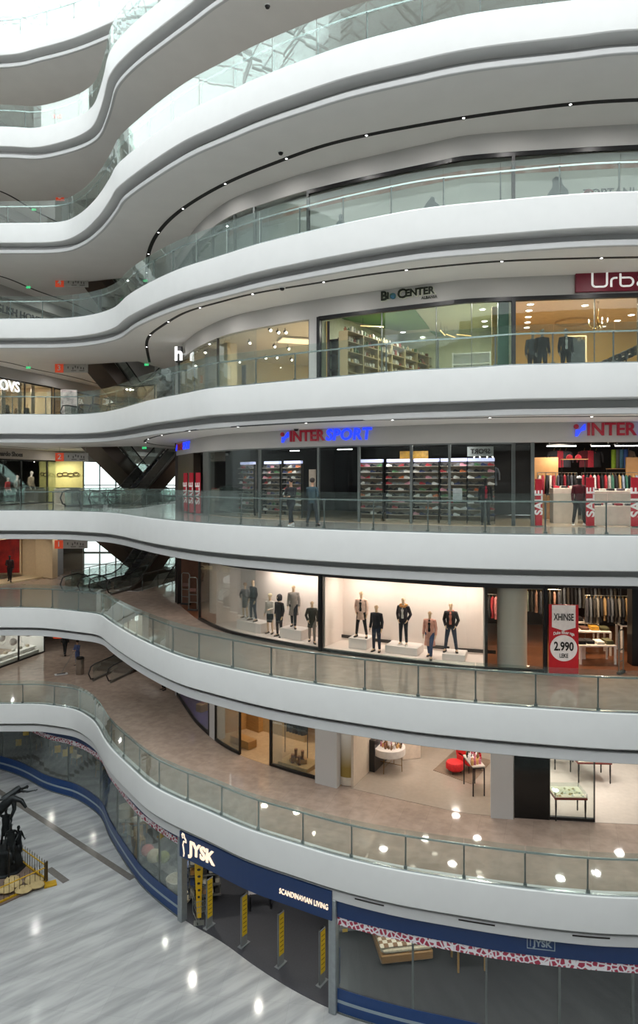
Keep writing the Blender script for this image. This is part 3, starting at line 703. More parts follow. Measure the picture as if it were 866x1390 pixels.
PC = ['d9d4c4', 'e8e6dc', '8a5a3a', 'c9b37a', '5e7a4a', 'b0a69a', 'a84c3c', 'd0c8b0']; PM = [M('product_%d' % i, c, .5) for i, c in enumerate(PC)]
def bottle_mb(h=.2, r=.035): return MB().lathe([(r, 0), (r*1.02, h*.6), (r*.9, h*.68), (r*.45, h*.78), (r*.45, h*.9), (r*.55, h*.9), (r*.55, h)], n=8)
BTL = bottle_mb().build('product_bottle', PM[0], smooth=True).data; bpy.data.objects.remove(bpy.data.objects['product_bottle'])
def prod_row(base, dirv, n, w, k, lab, grp, hs=(.14, .2), z=0., nm='product_carton'):
    for i in range(n):
        h = random.uniform(*hs); p = base+dirv*(w*(i+.5)/n); m = random.choice(PM)
        mb = MB()
        if random.random() < .5: mb.bbox((0, 0, h/2), (w/n*.62, .12, h), .008); nme = nm
        else:
            r = w/n*.28; mb.lathe([(r, 0), (r, h*.65), (r*.5, h*.78), (r*.5, h)], n=8); nme = 'product_bottle'
        o = mb.build(nme, m); o.location = (p.x, p.y, z); o.rotation_euler = (0, 0, math.atan2(dirv.y, dirv.x)); tag(o, lab, 'product', grp)
for i in range(NB):
    c = A+D*((i+.5)/NB); t = thing('product_shelf', ['first', 'second', 'third', 'fourth', 'fifth', 'sixth', 'last'][i]+' birch product shelf from the left in the health store', 'shelf', (c.x, c.y, FL(3)), ang, 'birch shelves in the health store')
    mb = MB(); mb.box((0, .2, 1.15), (uw, .03, 2.3)); mb.build('back_panel', shw, t)
    for s in (-1, 1): MB().box((s*(uw/2-.015), 0, 1.15), (.03, .4, 2.3)).build('side_panel', shw, t)
    for j in range(6): MB().box((0, 0, .3+j*.4), (uw-.06, .38, .025)).build('shelf_board', shw, t)
    for j in range(2, 6): prod_row(A+D*(i/NB)+D.normalized()*.03, D.normalized(), 5, uw-.06, 3, 'small goods on the %s birch shelf from the left, row %s up' % (['first', 'second', 'third', 'fourth', 'fifth', 'sixth', 'last'][i], ['', '', 'three', 'four', 'five', 'six'][j]), 'goods on the birch shelves of the health store', (.14, .27), FL(3)+.3+j*.4+.013)
for i, (x, y0, hgt, w) in enumerate(((452, 470, 2.2, .7), (640, 480, 1.7, 1.5))):
    p = sp(x, .75 if i == 0 else 3.5, 3); t = thing('product_shelf', ['dark tall product shelf at the left end of the health store window', 'low white product counter at the right of the health store'][i], 'shelf', p, srz(x))
    m = [M('dark_wood_shelf', '4a3a30', .5), M('white_laminate', 'e6e8e4', .4)][i]; MB().box((0, .2, hgt/2), (w, .04, hgt)).build('back_panel', m, t)
    for j in range(4): MB().box((0, 0, .35+j*(hgt-.4)/3), (w, .4, .03)).build('shelf_board', m, t)
    mb = MB()
    for s in (-1, 1): mb.box((s*w/2, 0, hgt/2), (.04, .42, hgt))
    mb.build('side_panels', m, t)
p = sp(686, .8, 3); struct(MB().bbox((p.x, p.y, p.z+1.5), (.55, .5, 3.0), .02, srz(686)).build('wall_pillar', M('bottle_green', '2f5a48', .5, col2='3f6d58', scale=3)))
p = sp(672, 1.4, 3); struct(MB().bbox((p.x, p.y, p.z+1.5), (.25, .3, 3.0), .02, srz(672)).build('wall_pillar', M('mustard_paint', 'b59a55', .5)))
p = sp(440, .5, 3); t = thing('window_banner', 'narrow maroon banner edged in yellow at the left of the health store', 'banner', p, srz(440)); MB().box((0, 0, 1.5), (.5, .03, 2.8)).build('cloth_panel', M('maroon_banner', '3d2026', .6), t); MB().box((.13, -.02, 1.5), (.03, .02, 2.8)).build('yellow_edge', M('yellow_edge', 'd8b26a', .5, emit=.4), t)
for i, (x, y, l, a) in enumerate(((505, 443, 1.0, .2), (601, 452, 1.1, 1.2), (612, 456, .9, .9), (630, 455, .8, .4), (470, 470, .9, .3))):
    t = thing('linear_lamp', 'thin warm linear pendant lamp, number %s from the left in the health store' % ['two', 'three', 'four', 'five', 'one'][i], 'ceiling light', on_floor(3, x, y, 2.95), a, 'linear pendants of the health store'); MB().box((0, 0, 0), (l, .035, .035)).build('light_bar', M('warm_bar_glow', 'ffd08a', .4, emit=1.6), t)
    mb = MB(); [mb.tube([(s*l*.4, 0, .01), (s*l*.4, 0, .38)], .006, 5) for s in (-1, 1)]; mb.build('wires', blackm, t)
t = thing('health_store_sign', 'metal letters of the health store name with a globe for an o', 'sign', fpt(555, -.08, 3, 3.4))
mts = M('sign_olive_metal', '2a3024', .35, .3); mtl = M('sign_pale_edge', 'd9dcc8', .4)
for body, x, sz, m in (('B', 522, .48, mts), ('i', 527.5, .36, mts), ('C', 546, .48, mts), ('ENTER', 570, .37, mts)):
    curve_sign('', '', body, x+.3, 3, 3.43, sz, mtl, .03, .035, -.045).build('letter_backing', mtl, t, world=True)
    curve_sign('', '', body, x, 3, 3.44, sz, m, .04, .014, -.08).build('letters', m, t, world=True)
mb = MB(); s0 = fs(534.5); q = FC.pt(s0, -.1, FL(3)+3.4); mb.ell(q, (.12, .05, .12), 14, 8); mb.build('globe', M('globe_print', '2f6a4a', .4, col2='3a6f9a', scale=9), t, world=True, smooth=True)
curve_sign('', '', 'ALBANIA', 583, 3, 3.2, .14, mts, .02, .004, -.06, spacing=1.05).build('small_letters', mts, t, world=True)
# ================================================================ k=3, menswear shop
for x, y in [(723,404.6),(720,413.6),(718,422),(717,430.6),(716,438),(715,445),(794,415),(857,428),(838,435.6),(819,443.6),(787.5,457),(880,415)]:
    p = on_floor(3, x, y, 3.28); p.z = FL(3)+3.3
    place(DLW, p, 0, 'round warm downlight in the tan ceiling of the menswear shop', 'downlights of the menswear shop')
p = sp(812, 2.2, 3, 2.45); t = thing('chandelier', 'brass candle chandelier with lit bulbs and crystal drops', 'chandelier', p); brass = M('brass', 'a88a4a', .3, .9)
mb = MB(); mb.tube([(0, 0, .0), (0, 0, .85)], .012, 6); mb.lathe([(.02, -.2), (.06, -.14), (.03, -.05), (.07, .03), (.03, .12), (.02, .2)], n=10); mb.lathe([(.01, .8), (.06, .84), (.06, .86)], n=10); mb.build('stem', brass, t, smooth=True)
for i in range(8):
    a = 2*PI*i/8; c, s = math.cos(a), math.sin(a); mb = MB(); mb.tube([(c*q, s*q, z) for q, z in ((.03, -.05), (.15, -.14), (.28, -.12), (.36, -.02), (.36, .03))], .011, 6); mb.lathe([(.03, .03), (.045, .05), (.02, .05)], (c*.36, s*.36, 0), 8); o = mb.build('arm', brass, t, smooth=True)
    MB().lathe([(.014, .05), (.022, .08), (.024, .12), (.012, .16), (.003, .18)], (c*.36, s*.36, 0), 8).build('bulb', bulb, o, smooth=True)
mb = MB(); [mb.lathe([(.004, -.06), (.016, -.03), (.004, 0)], (math.cos(i*.7)*(.12+.02*(i % 9)), math.sin(i*.7)*(.12+.02*(i % 9)), -.12-.02*(i % 4)), 5) for i in range(26)]; mb.build('crystal_drops', M('crystal', 'f0e4cc', .1, spec=.8), t)
p = on_floor(3, 779, 437, 3.28); mb = MB(); mb.tube([(p.x+.75*math.cos(i*PI/12), p.y+.75*math.sin(i*PI/12), FL(3)+3.27) for i in range(25)], .05, 8); trim(mb, M('plaster_ring', 'c9ae84', .5), 'oval plaster ring on the tan ceiling')
gm_ = dict(skin='mannequin_grey', skincol='8f9494', group='suited shop mannequins')
for x, d, lab, a in ((723, .9, 'mannequin in an open slate grey jacket and dark trousers, leftmost in the menswear window', dict(top='4d5660', bottom='23262e', inner='39404a')), (736, .6, 'mannequin in a buttoned black overcoat, beside the slate grey one', dict(top='1b1e24', bottom='2a3038')), (768, .6, 'mannequin in a black suit over a pale grey shirt, right of the pair', dict(top='1a1b20', bottom='20242e', inner='a6adae'))):
    figure('shop_mannequin', lab, 'mannequin', sp(x, d, 3, .16), srz(x), 1.86, 'stand', ('relaxed', 'relaxed'), coat=.02, **gm_, **a)
mb = MB(); FC.band(mb, .2, 1.4, FL(3)+.0, FL(3)+.15, fs(712), fs(800), .5); tag(mb.build('display_platform', cream), 'low cream display platform under the suited mannequins', 'platform')
t = thing('display_rack', 'sloping black display rack hung with dark clothes by the menswear window', 'clothes rack', sp(850, 1.0, 3), srz(850)); mb = MB(); mb.tube([(-1.1, 0, .5), (-.3, 0, .85), (.9, 0, 1.35)], .04, 8); mb.tube([(-1.1, .3, .5), (-.3, .3, .85), (.9, .3, 1.35)], .04, 8)
for q in (-1.0, 0, .8): mb.tube([(q, 0, 0), (q, 0, .5+.42*(q+1.1))], .03, 6); mb.tube([(q, .3, 0), (q, .3, .5+.42*(q+1.1))], .03, 6)
mb.build('rack_frame', blackm, t)
for i in range(9): MB().bbox((-.9+i*.22, .15, .42+.1*i+.2), (.15, .4, .34), .04, .1).build('folded_garment', cloth('rack_cloth_%d' % (i % 3), ['24242a', '3b3f48', '14151a'][i % 3]), t)
t = thing('fitting_curtain_frame', 'pale framed mirror standing at the back of the menswear shop', 'mirror', sp(783, 3.2, 3), srz(783)); mb = MB(); [mb.box((x, 0, 1.1), (.05, .06, 2.2)) for x in (-.35, .35)]; [mb.box((0, 0, z), (.75, .06, .05)) for z in (.02, 2.2)]; mb.build('frame', cream, t); MB().box((0, .01, 1.1), (.66, .02, 2.15)).build('mirror_glass', M('mirror', 'c8c8c4', .05, 1.), t)
# crimson sign box with rounded white letters
red = M('crimson_sign', '7a0f2c', .45, noise=.04)
t = thing('menswear_sign', 'crimson sign box with rounded white letters starting Urba', 'sign', fpt(880, -.12, 3, 3.08))
mb = MB(); FC.band(mb, -.16, -.03, FL(3)+3.06, FL(3)+3.78, fs(780), fs(1010), .3); mb.build('sign_box', red, t, world=True)
wl = M('sign_letter_white', 'f4f4f2', .4, emit=.35)
def stroke_letters(paths, r=.042): # rounded tube letters in the x,y plane
    mb = MB(); [mb.tube([(x, y, 0) for x, y in P], r, 6) for P in paths]; return mb
def arc(cx, cy, rx, ry, a0, a1, n=8): return [(cx+rx*math.cos(math.radians(a0+(a1-a0)*i/n)), cy+ry*math.sin(math.radians(a0+(a1-a0)*i/n))) for i in range(n+1)]
U = [[(0, .55), (0, .16)]+arc(.12, .14, .12, .12, 180, 270)+arc(.36, .14, .12, .12, 270, 360)+[(.48, .55)]]
r_ = [[(.62, 0), (.62, .22)]+arc(.74, .22, .12, .12, 180, 90)+[(.82, .34)]]
b_ = [[(.92, .5), (.92, .12)]+arc(1.02, .12, .1, .1, 180, 270)+[(1.2, .02)]+arc(1.2, .18, .14, .16, 270, 450)+[(.92, .34)]]
a_ = [[(1.5, .34), (1.72, .34)]+arc(1.72, .24, .1, .1, 90, 0)+[(1.82, .02), (1.6, .02)]+arc(1.58, .1, .1, .08, 270, 90)+[(1.82, .18)]]
n_ = [[(1.96, 0), (1.96, .34), (2.14, .34)]+arc(2.16, .22, .12, .12, 90, 0)+[(2.28, 0)]]
mb = stroke_letters(U+r_+b_+a_+n_, .036); mb.v = [(p[0]*1.02, p[1]*.92-.26, p[2]*.4) for p in mb.v]; FC.wrap(mb, fs(802), -.18, FL(3)+3.45); mb.build('letters', wl, t, world=True, smooth=True)

# ================================================================ k=2, sports store
ib = M('sport_blue_glow', '1f3cff', .4, emit=1.3); ir = M('sport_red_sign', '8e1428', .4, emit=.25)
def sport_sign(x, lab, sc=1., grp='sports store signs'):
    t = thing('sports_store_sign', lab, 'sign', fpt(x, -.08, 2, 3.4), group=grp)
    s0 = fs(x); z = 3.42
    mb = text_mb('INTER', .62*sc, .05, .012, 'LEFT', .98); mb.v = [(p[0]+.42*sc, p[1], p[2]) for p in mb.v]; w1 = max(p[0] for p in mb.v)
    for nm, m, q in (('red_letters', ir, mb),): FC.wrap(q, s0, -.06, FL(2)+z); q.build(nm, m, t, world=True)
    mb = text_mb('SPORT', .62*sc, .05, .014, 'LEFT', 1.06, .12); mb.v = [(p[0]+w1+.04, p[1], p[2]) for p in mb.v]; FC.wrap(mb, s0, -.06, FL(2)+z); mb.build('blue_letters', ib, t, world=True)
    mb = MB(); mb.prism([(.04*sc, -.22*sc), (.06*sc, .0), (.18*sc, .0), (.34*sc, .2*sc), (.38*sc, .2*sc), (.38*sc, .0), (.22*sc, -.05*sc), (.12*sc, -.22*sc)], 0, .05); FC.wrap(mb, s0, -.06, FL(2)+z); mb.build('blue_tick', ib, t, world=True)
    mb = MB(); mb.prism([(.07*sc+.085*sc*math.cos(i*PI/8), .12*sc+.085*sc*math.sin(i*PI/8)) for i in range(16)], 0, .05); FC.wrap(mb, s0, -.06, FL(2)+z); mb.build('red_dot', ir, t, world=True)
sport_sign(383, 'red and blue sports store lettering over the dark window, middle one of three')
sport_sign(778.5, 'red and blue sports store lettering over the store entrance')
sport_sign(241, 'small red and blue sports store lettering at the left end of the curved front', .8)
shoec = [('black', '1b1b1f'), ('white', 'dcdcdc'), ('grey', '6f7276'), ('red', 'a32732'), ('navy', '26335e'), ('orange', 'c46a3c'), ('green', '4e7a52'), ('pink', 'c98a9a')]
shm = {}
def shoe_mb(l=.27):
    mb = MB(); R = []
    for u, w, z0, h in ((0, .022, .01, .06), (.03, .034, 0, .10), (.08, .036, 0, .115), (.13, .036, 0, .085), (.19, .043, 0, .06), (.24, .038, .004, .045), (.27, .012, .012, .03)):
        R.append([(x*w, -l/2+u*l/.27, z0+(h-z0)*z) for x, z in ((-1, 0), (1, 0), (1.02, .4), (.55, 1), (-.55, 1), (-1.02, .4))])
    return mb.loft(R)
for n, c in shoec: o = shoe_mb().build('sports_shoe', M('shoe_'+n, c, .5), smooth=True); shm[n] = o.data; bpy.data.objects.remove(o)
shb = M('shoe_wall_panel', 'a39686', .5, noise=.06); shs = M('shoe_shelf', 'd2c8ba', .3)
units = [(334, 1.05, 1.15), (368, .92, 1.15), (396, .92, 1.15)]+[(503+i*37.5, .98, .95) for i in range(5)]
for ui, (x, w, d) in enumerate(units):
    p = sp(x, d, 2); rz = srz(x, d); ordn = ['leftmost', 'second', 'third', 'fourth', 'fifth', 'sixth', 'seventh', 'rightmost'][ui]
    t = thing('shoe_display_shelf', 'tall shelf wall of sports shoes behind the dark window, %s of eight' % ordn, 'shelf', p, rz, 'shoe display shelves of the sports store')
    MB().box((0, .18, 1.18), (w, .04, 2.36)).build('back_panel', shb, t); MB().box((0, .02, .06), (w, .34, .12)).build('plinth', shb, t)
    for s in (-1, 1): MB().box((s*w/2, .12, 1.18), (.025, .1, 2.36)).build('upright', blackm, t)
    MB().box((0, .1, 2.42), (w, .16, .12)).build('light_strip', M('cool_strip', 'cfd4ff', .5, emit=.9), t)
    T = Matrix.Translation(p) @ Matrix.Rotation(rz, 4, 'Z')
    for j in range(9):
        z = .3+j*.235; MB().box((0, .03, z), (w-.03, .3, .015)).build('shelf_board', shs, t)
        for i in range(4):
            n = random.choices([q[0] for q in shoec], [8, 4, 5, 3, 3, 1.2, 1.2, 1.2])[0]
            o = bpy.data.objects.new('sports_shoe', shm[n]); COL.objects.link(o); o.matrix_world = T @ Matrix.Translation((-w/2+w*(i+.5)/4, .02, z+.008)) @ Matrix.Rotation(random.choice((-1.2, -1.35, 1.3)), 4, 'Z')
            tag(o, '%s sports shoe on the %s shoe shelf' % (n, ordn), 'shoe', '%s shoes on the %s shoe shelf' % (n, ordn))
# boots and garments around the sports shelves
def hanging_garment(name, lab, cat, loc, rz, col, l=.8, w=.42, group=None, cm=None):
    t = thing(name, lab, cat, loc, rz, group); mb = MB(); mb.rings([(-l, w*.42, .07), (-l*.5, w*.40, .06), (-.2, w*.42, .06), (-.08, w*.45, .05), (-.03, w*.2, .03)], n=12)
    for s in (-1, 1): mb.tube([(s*w*.4, 0, -.1), (s*w*.56, 0, -l*.4), (s*w*.58, -.02, -l*.72)], [.05, .045, .035], 7)
    mb.build('garment', cm or cloth('g_'+col, col), t, smooth=True); mb = MB(); mb.tube([(-w*.4, 0, -.1), (0, 0, -.03), (w*.4, 0, -.1)], .008, 5); mb.tube([(0, 0, -.03), (0, 0, .03), (.03, 0, .05), (.02, 0, .08)], .005, 5); mb.build('hanger', M('hanger_wood', 'c9a56a', .4), t); return t
def rail(name, lab, loc, rz, w, h=1.6, group=None):
    t = thing(name, lab, 'clothes rail', loc, rz, group); mb = MB()
    for s in (-1, 1): mb.tube([(s*w/2, 0, .02), (s*w/2, 0, h)], .015, 6); mb.box((s*w/2, 0, .015), (.04, .5, .03))
    mb.build('stand', steel, t); MB().tube([(-w/2, 0, h), (w/2, 0, h)], .014, 6).build('rail_bar', steel, t); return t
def fill_rail(loc, rz, w, h, cols, n, lab, grp, gl=.85):
    T = Matrix.Translation(loc) @ Matrix.Rotation(rz, 4, 'Z')
    for i in range(n):
        q = T @ Vector((-w/2+w*(i+.5)/n, 0, h-.07)); c = cols[i % len(cols)]
        hanging_garment('hanging_garment', lab % ['dark', 'light', 'coloured'][0 if sum(int(c[j:j+2], 16) for j in (0, 2, 4)) < 200 else 1 if sum(int(c[j:j+2], 16) for j in (0, 2, 4)) > 480 else 2], 'garment', q, rz+1.35, c, gl*random.uniform(.9, 1.05), .42, grp)
r1 = sp(668, 1.3, 2); figure('shop_mannequin', 'mannequin in a black and red striped jacket behind the dark window', 'mannequin', sp(659, .45, 2, .0), srz(659)+.2, 1.8, 'stand', ('relaxed', 'relaxed'), skin='mannequin_black', skincol='141416', top='15161a', bottom='1a1b20', inner='a8263a')
hanging_garment('hanging_garment', 'grey sweatshirt on the wall behind the black mannequin', 'garment', sp(667, 1.6, 2, 2.2), srz(667), '5a6470', .75, .5)
for i, x in enumerate((647.5, 665)):
    t = thing('ring_lamp', ['left', 'right'][i]+' round glowing ring lamp behind the dark window', 'lamp', sp(x, 1.3, 2, 2.5), srz(x)); mb = MB(); mb.tube([(.11*math.cos(a*PI/9), 0, .11*math.sin(a*PI/9)) for a in range(19)], .018, 6); mb.build('ring_tube', bulb, t); MB().tube([(0, 0, .12), (0, 0, .8)], .006, 5).build('cord', blackm, t)
t = thing('sign_reflection_board', 'pale board with mirrored letters painted as a sign reflection behind the dark window', 'painted reflection', sp(652, .9, 2, 2.72), srz(652)); MB().box((0, 0, .0), (.95, .05, .36)).build('board', M('board_grey', '8d9496', .5), t)
mb = text_mb('SPORT', .24, .02, .006); mb.v = [(-p[0], -.035-p[2], p[1]) for p in mb.v]; mb.build('lettering', M('reflected_letters_dark', '1a1a1c', .5), t)  # board and mirrored letters imitate a reflected store sign
t = thing('yellow_promotion_board', 'amber promotion board above the sports shoes', 'board', sp(562, 1.2, 2, 2.62), srz(562)); MB().bbox((0, 0, 0), (1.15, .06, .34), .01).build('board', M('amber_board', '9a7426', .5, emit=.25, noise=.3, scale=9), t); mb = MB(); [mb.tube([(s*.4, 0, .17), (s*.4, 0, .55)], .006, 5) for s in (-1, 1)]; mb.build('hang_wires', blackm, t)
for i, x in enumerate((424, 622)):
    p = sp(x, 1.0, 2); t = thing('wall_poster', ['white printed poster beside the shoe shelf, left of the mullion', 'small white notice in front of the shoe shelves'][i], 'poster', p, srz(x)); MB().box((0, -.25 if i else 0, 1.1 if i else 1.6), (.34, .02, .5 if i else 1.0)).build('sheet', M('poster_pale_%d' % i, ['b8a79a', 'c8ccd0'][i], .6, noise=.15, scale=5), t)
# two visitors on the walkway
def ongrid(k, x, y): return on_floor(k, x, y)
figure('person', 'person in a black jacket, slim dark trousers and white trainers by the balustrade', 'person', on_floor(2, 395, 713.5), -.5, 1.74, 'stride', ('front', 'front'), skin='skin_light', skincol='b08a70', top='17181c', bottom='1e2128', shoes='e8e8e8', hair='191512', coat=.05)
figure('person', 'person in a teal grey padded jacket standing right of the one in black', 'person', on_floor(2, 424, 714), PI-.4, 1.76, 'wide', ('bent', 'front'), skin='skin_light', skincol='b08a70', top='2c4048', bottom='20242c', shoes='1a1a1c', hair='2a221c', coat=.05)
# SALE banners and gates
redb = M('sale_red', 'b2172c', .5, noise=.03); wt = M('sale_white_letters', 'e9e4e2', .5)
def sale(lab, loc, rz, w, h, name='sale_banner', sz=.4, grp='red sale banners', thick=.06, base=.0):
    t = thing(name, lab, 'banner', loc, rz, grp); MB().bbox((0, 0, h/2+base), (w, thick, h), .012).build('panel', redb, t); MB().box((0, 0, .02), (w*1.2, .25, .04)).build('foot', steel, t)
    mb = text_mb('SALE', sz, .012, .012); mb.v = [(-p[1], -thick/2-.004-p[2], p[0]+h*.5+base) for p in mb.v]; mb.build('lettering', wt, t); return t
for i, x in enumerate((252, 260, 269)): sale(['left', 'middle', 'right'][i]+' red sale banner of the three by the brown end wall', sp(x, -.22, 2), srz(x)+.3, [.34, .34, .36][i], 2.0, sz=.5)
sale('slim red sale gate at the left side of the sports store entrance', sp(731, .1, 2), srz(731)+.3, .26, 1.7, 'security_gate', .42, 'red sale security gates')
sale('red sale gate in the middle of the sports store entrance', sp(801, .1, 2), srz(801)+.5, .36, 1.75, 'security_gate', .5, 'red sale security gates')
sale('red sale gate at the right edge, reading SALE upwards', sp(863, .1, 2), srz(863)+.1, .34, 1.75, 'security_gate', .5, 'red sale security gates')
figure('shop_mannequin', 'mannequin in a dark red sports top with a white cap in the entrance', 'mannequin', sp(786, .9, 2), srz(786), 1.84, 'wide', ('relaxed', 'relaxed'), skin='mannequin_black', skincol='141416', top='4a1420', bottom='141417', shoes='d8d8d8', cap='e4e4e4')
wb = M('white_display_unit', 'cfc6bb', .4)
def display_unit(lab, loc, rz, w, d, h, n=3, cols=('b02838', '2a2a2e', 'd8d4cc'), grp=None):
    t = thing('display_unit', lab, 'display unit', loc, rz, grp); MB().bbox((0, 0, h/2), (w, d, h), .015).build('body', wb, t)
    for i in range(n):
        for j in range(2): MB().bbox((-w/2+w*(i+.5)/n, -d*.2+j*d*.4, h+.04), (w/n*.7, d*.3, .08), .015).build('folded_clothes', cloth('fold_'+cols[(i+j) % len(cols)], cols[(i+j) % len(cols)]), t)
    return t
display_unit('white clothes unit left of the entrance mannequin', sp(765, 2.0, 2), srz(765), .9, .6, 1.35); display_unit('white clothes unit right of the entrance mannequin', sp(828, 2.0, 2), srz(828), 1.6, .6, 1.25, 5, ('55505a', 'd8d4cc', '2a2a2e')); display_unit('low white table of folded clothes near the right edge', sp(838, 1.2, 2), srz(838), 1.9, .6, .72, 5, ('3c3c42', 'c4c4c4', '8a2a3a'))
for i, (x, d, w) in enumerate(((762, 3.6, 1.2), (812, 3.8, 1.3), (850, 3.6, 1.2), (742, 3.0, .7))):
    q = sp(x, d, 2, 0.); rail('clothes_rail', ['steel clothes rail behind the left white unit', 'steel clothes rail behind the red cap shelf', 'steel clothes rail near the right edge of the entrance', 'short steel clothes rail left of the entrance'][i], q, srz(x), w, 1.95)
    fill_rail(q, srz(x), w, 1.95, [['1d1d22', '8e2030', '24242a', '50545c'], ['9a2436', '1c1c22', 'b8343f', 'c8c8c8'], ['3a6a5a', '23242c', 'a88a5a', '8a9ab0'], ['d8d0c4', 'a03040', '222228']][i], 9 if w > 1 else 5, '%s garment on the '+['rail behind the left white unit', 'rail behind the red caps', 'rail at the right edge', 'short rail left of the entrance'][i], 'sportswear hung on rails')
oak = M('oak_panel', 'b98d5a', .5, noise=.08, scale=3)
for i, x in enumerate((739, 868)):
    q = sp(x, 4.5, 2); struct(MB().bbox((q.x, q.y, q.z+1.3), (1.1, .1, 2.6), .01, srz(x)).build('wall_panel', oak))
for i, (x, h) in enumerate(((773, 2.5), (785, 2.5))):
    o = MB().lathe([(.1, 0), (.13, .03), (.12, .1), (.07, .16), (.01, .18)], n=12).build('baseball_cap', cloth('cap_red', 'a3202e'), smooth=True); o.location = sp(x, 3.3, 2, h); tag(o, 'red sports cap on the high shelf, '+['left', 'right'][i]+' of two', 'cap')
t = thing('high_shelf', 'narrow wooden high shelf carrying the red caps', 'shelf', sp(779, 3.35, 2), srz(779)); MB().box((0, 0, 2.485), (1.0, .35, .03)).build('board', oak, t); mb = MB(); [mb.tube([(s*.45, .1, 0), (s*.45, .1, 2.47)], .015, 6) for s in (-1, 1)]; mb.build('uprights', blackm, t)
for i, (x, y, w) in enumerate(((762, 606, 1.1), (815, 607, .7), (855, 605, 1.1), (468, 618, .7), (400, 613, .5))):
    p = on_floor(2, x, y, 3.12); p = sp(x, 1.6, 2, 2.93); t = thing('linear_lamp', 'bright white ceiling light bar '+['over the left white unit', 'right of the entrance mannequin', 'near the right edge', 'left of the blank window pane', 'near the two visitors'][i]+' in the sports store', 'ceiling light', p, srz(x)); MB().box((0, 0, .05), (w, .1, .06)).build('housing', blackm, t); mb = MB(); [mb.tube([(q*w*.4, 0, .08), (q*w*.4, 0, .32)], .01, 5) for q in (-1, 1)]; mb.build('hanger_rods', blackm, t); MB().box((0, 0, .005), (w-.04, .07, .03)).build('diffuser', bulbw, t)
for x in (350, 437, 655, 693, 717, 744, 780, 819):
    p = sp(x, .5, 2); p.z = FL(2)+3.235; place(DLW, p, 0, 'round warm downlight just behind the front of the sports store', 'downlights at the front of the sports store')

# ---------------------------------------------------------------- lamps of the upper shops
lamp(3, 300, 3.0, 3.1, 110, 2.0); lamp(3, 400, 4.0, 3.1, 170, 2.5); lamp(3, 330, 6.5, 3.1, 160, 2.5)
lamp(3, 500, 2.5, 3.2, 110, 2, (1, .95, .84)); lamp(3, 600, 3.5, 3.2, 150, 2, (1, .97, .88)); lamp(3, 660, 1.8, 3.2, 60, 1.5, (1, .97, .88))
lamp(3, 760, 2.2, 3.1, 120, 2, (1, .8, .55)); lamp(3, 860, 2.5, 3.1, 130, 2, (1, .8, .55)); lamp(3, 1000, 2.5, 3.1, 120, 2, (1, .8, .55))
for x in (335, 380, 510, 560, 620): lamp(2, x, .45, 3.0, 26, .5, (1, .93, .88))
lamp(2, 775, 1.4, 3.1, 90, 1.5, (1, .85, .7)); lamp(2, 840, 1.8, 3.1, 95, 1.5, (1, .85, .7)); lamp(2, 950, 2, 3.1, 80, 1.5, (1, .85, .7)); lamp(2, 250, .4, 2.9, 25, .5, (1, .9, .8))

for i, (x, c) in enumerate(((752, '1f1f24'), (760, '8e2030'), (768, '2c2c34'), (793, '5a1824'), (801, 'a02838'), (809, '1f1f24'), (845, '3a3c44'), (853, '8a7a6a'))):
    hanging_garment('hanging_jacket', '%s sports jacket hung high on the dark rear wall, %s from the left' % ({'1f': 'black', '8e': 'red', '2c': 'charcoal', '5a': 'maroon', 'a0': 'bright red', '3a': 'grey', '8a': 'tan'}[c[:2]], ['first', 'second', 'third', 'fourth', 'fifth', 'sixth', 'seventh', 'eighth'][i]), 'jacket', sp(x, 5.4, 2, 2.95), srz(x), c, .75, .5)
for i, (x, c, n) in enumerate(((833, '7a9a2c', 'lime green'), (838, '5a5e64', 'grey'), (843, '4a7a94', 'sky blue'), (849, '3a5a9a', 'blue'))):
    o = MB().lathe([(.09, 0), (.1, .02), (.1, .78), (.09, .8)], n=12).build('rolled_mat', cloth('mat_'+n.replace(' ', '_'), c)); o.location = sp(x, 5.2, 2, 2.15); tag(o, n+' rolled exercise mat standing on the high rear shelf', 'mat')
t = thing('high_shelf', 'dark high shelf carrying the rolled exercise mats', 'shelf', sp(841, 5.25, 2), srz(841)); MB().box((0, 0, 2.13), (1.0, .4, .03)).build('board', oak, t); mb = MB(); [mb.box((q*.48, .1, 1.06), (.04, .04, 2.12)) for q in (-1, 1)]; mb.build('uprights', blackm, t)
lamp(2, 800, 4.0, 3.1, 70, 1, (1, .88, .75))
# ================================================================ k=1, clothes shop windows
pl = M('plinth_white', 'f2ebe6', .5, noise=.01)
def plinth(x0, x1, d0, d1, h, lab, base=.14):
    a, b = sp(x0, d0, 1), sp(x1, d0, 1); c = sp((x0+x1)/2, (d0+d1)/2, 1, base+h/2); w = (b-a).length
    o = MB().bbox((0, 0, 0), (w, d1-d0, h), .015).build('display_plinth', pl); o.location = c; o.rotation_euler = (0, 0, srz((x0+x1)/2)); return tag(o, lab, 'plinth', 'white display plinths in the shop windows')
plinth(328, 361, .5, 1.2, .42, 'long white plinth under the pair of figures at the left of the curved window'); plinth(386, 415, .5, 1.2, .42, 'white plinth under the long grey coat in the curved window')
plinth(478, 503, .5, 1.3, .42, 'tall white plinth under the leftmost figure of the broad window'); plinth(527, 571, .5, 1.35, .30, 'wide white plinth in the middle of the broad window'); plinth(602, 633, .5, 1.3, .24, 'low white plinth at the right of the broad window')
def man(x, d, base, lab, rz=0., h=1.9, **kw):
    kw.setdefault('skincol', 'd8b894'); kw.setdefault('skin', 'mannequin_tan')
    return figure('shop_mannequin', lab, 'mannequin', sp(x, d, 1, .14+base), srz(x)+rz, h, group='coated mannequins in the shop windows', **kw)
man(332.5, .95, .42, 'small mannequin in a grey knit dress, far left in the curved window', .3, 1.62, legs='stand', arms=('hip', 'relaxed'), top='6f6866', bottom='1a1a1d', skirt='5f5856', hair='b08a60')
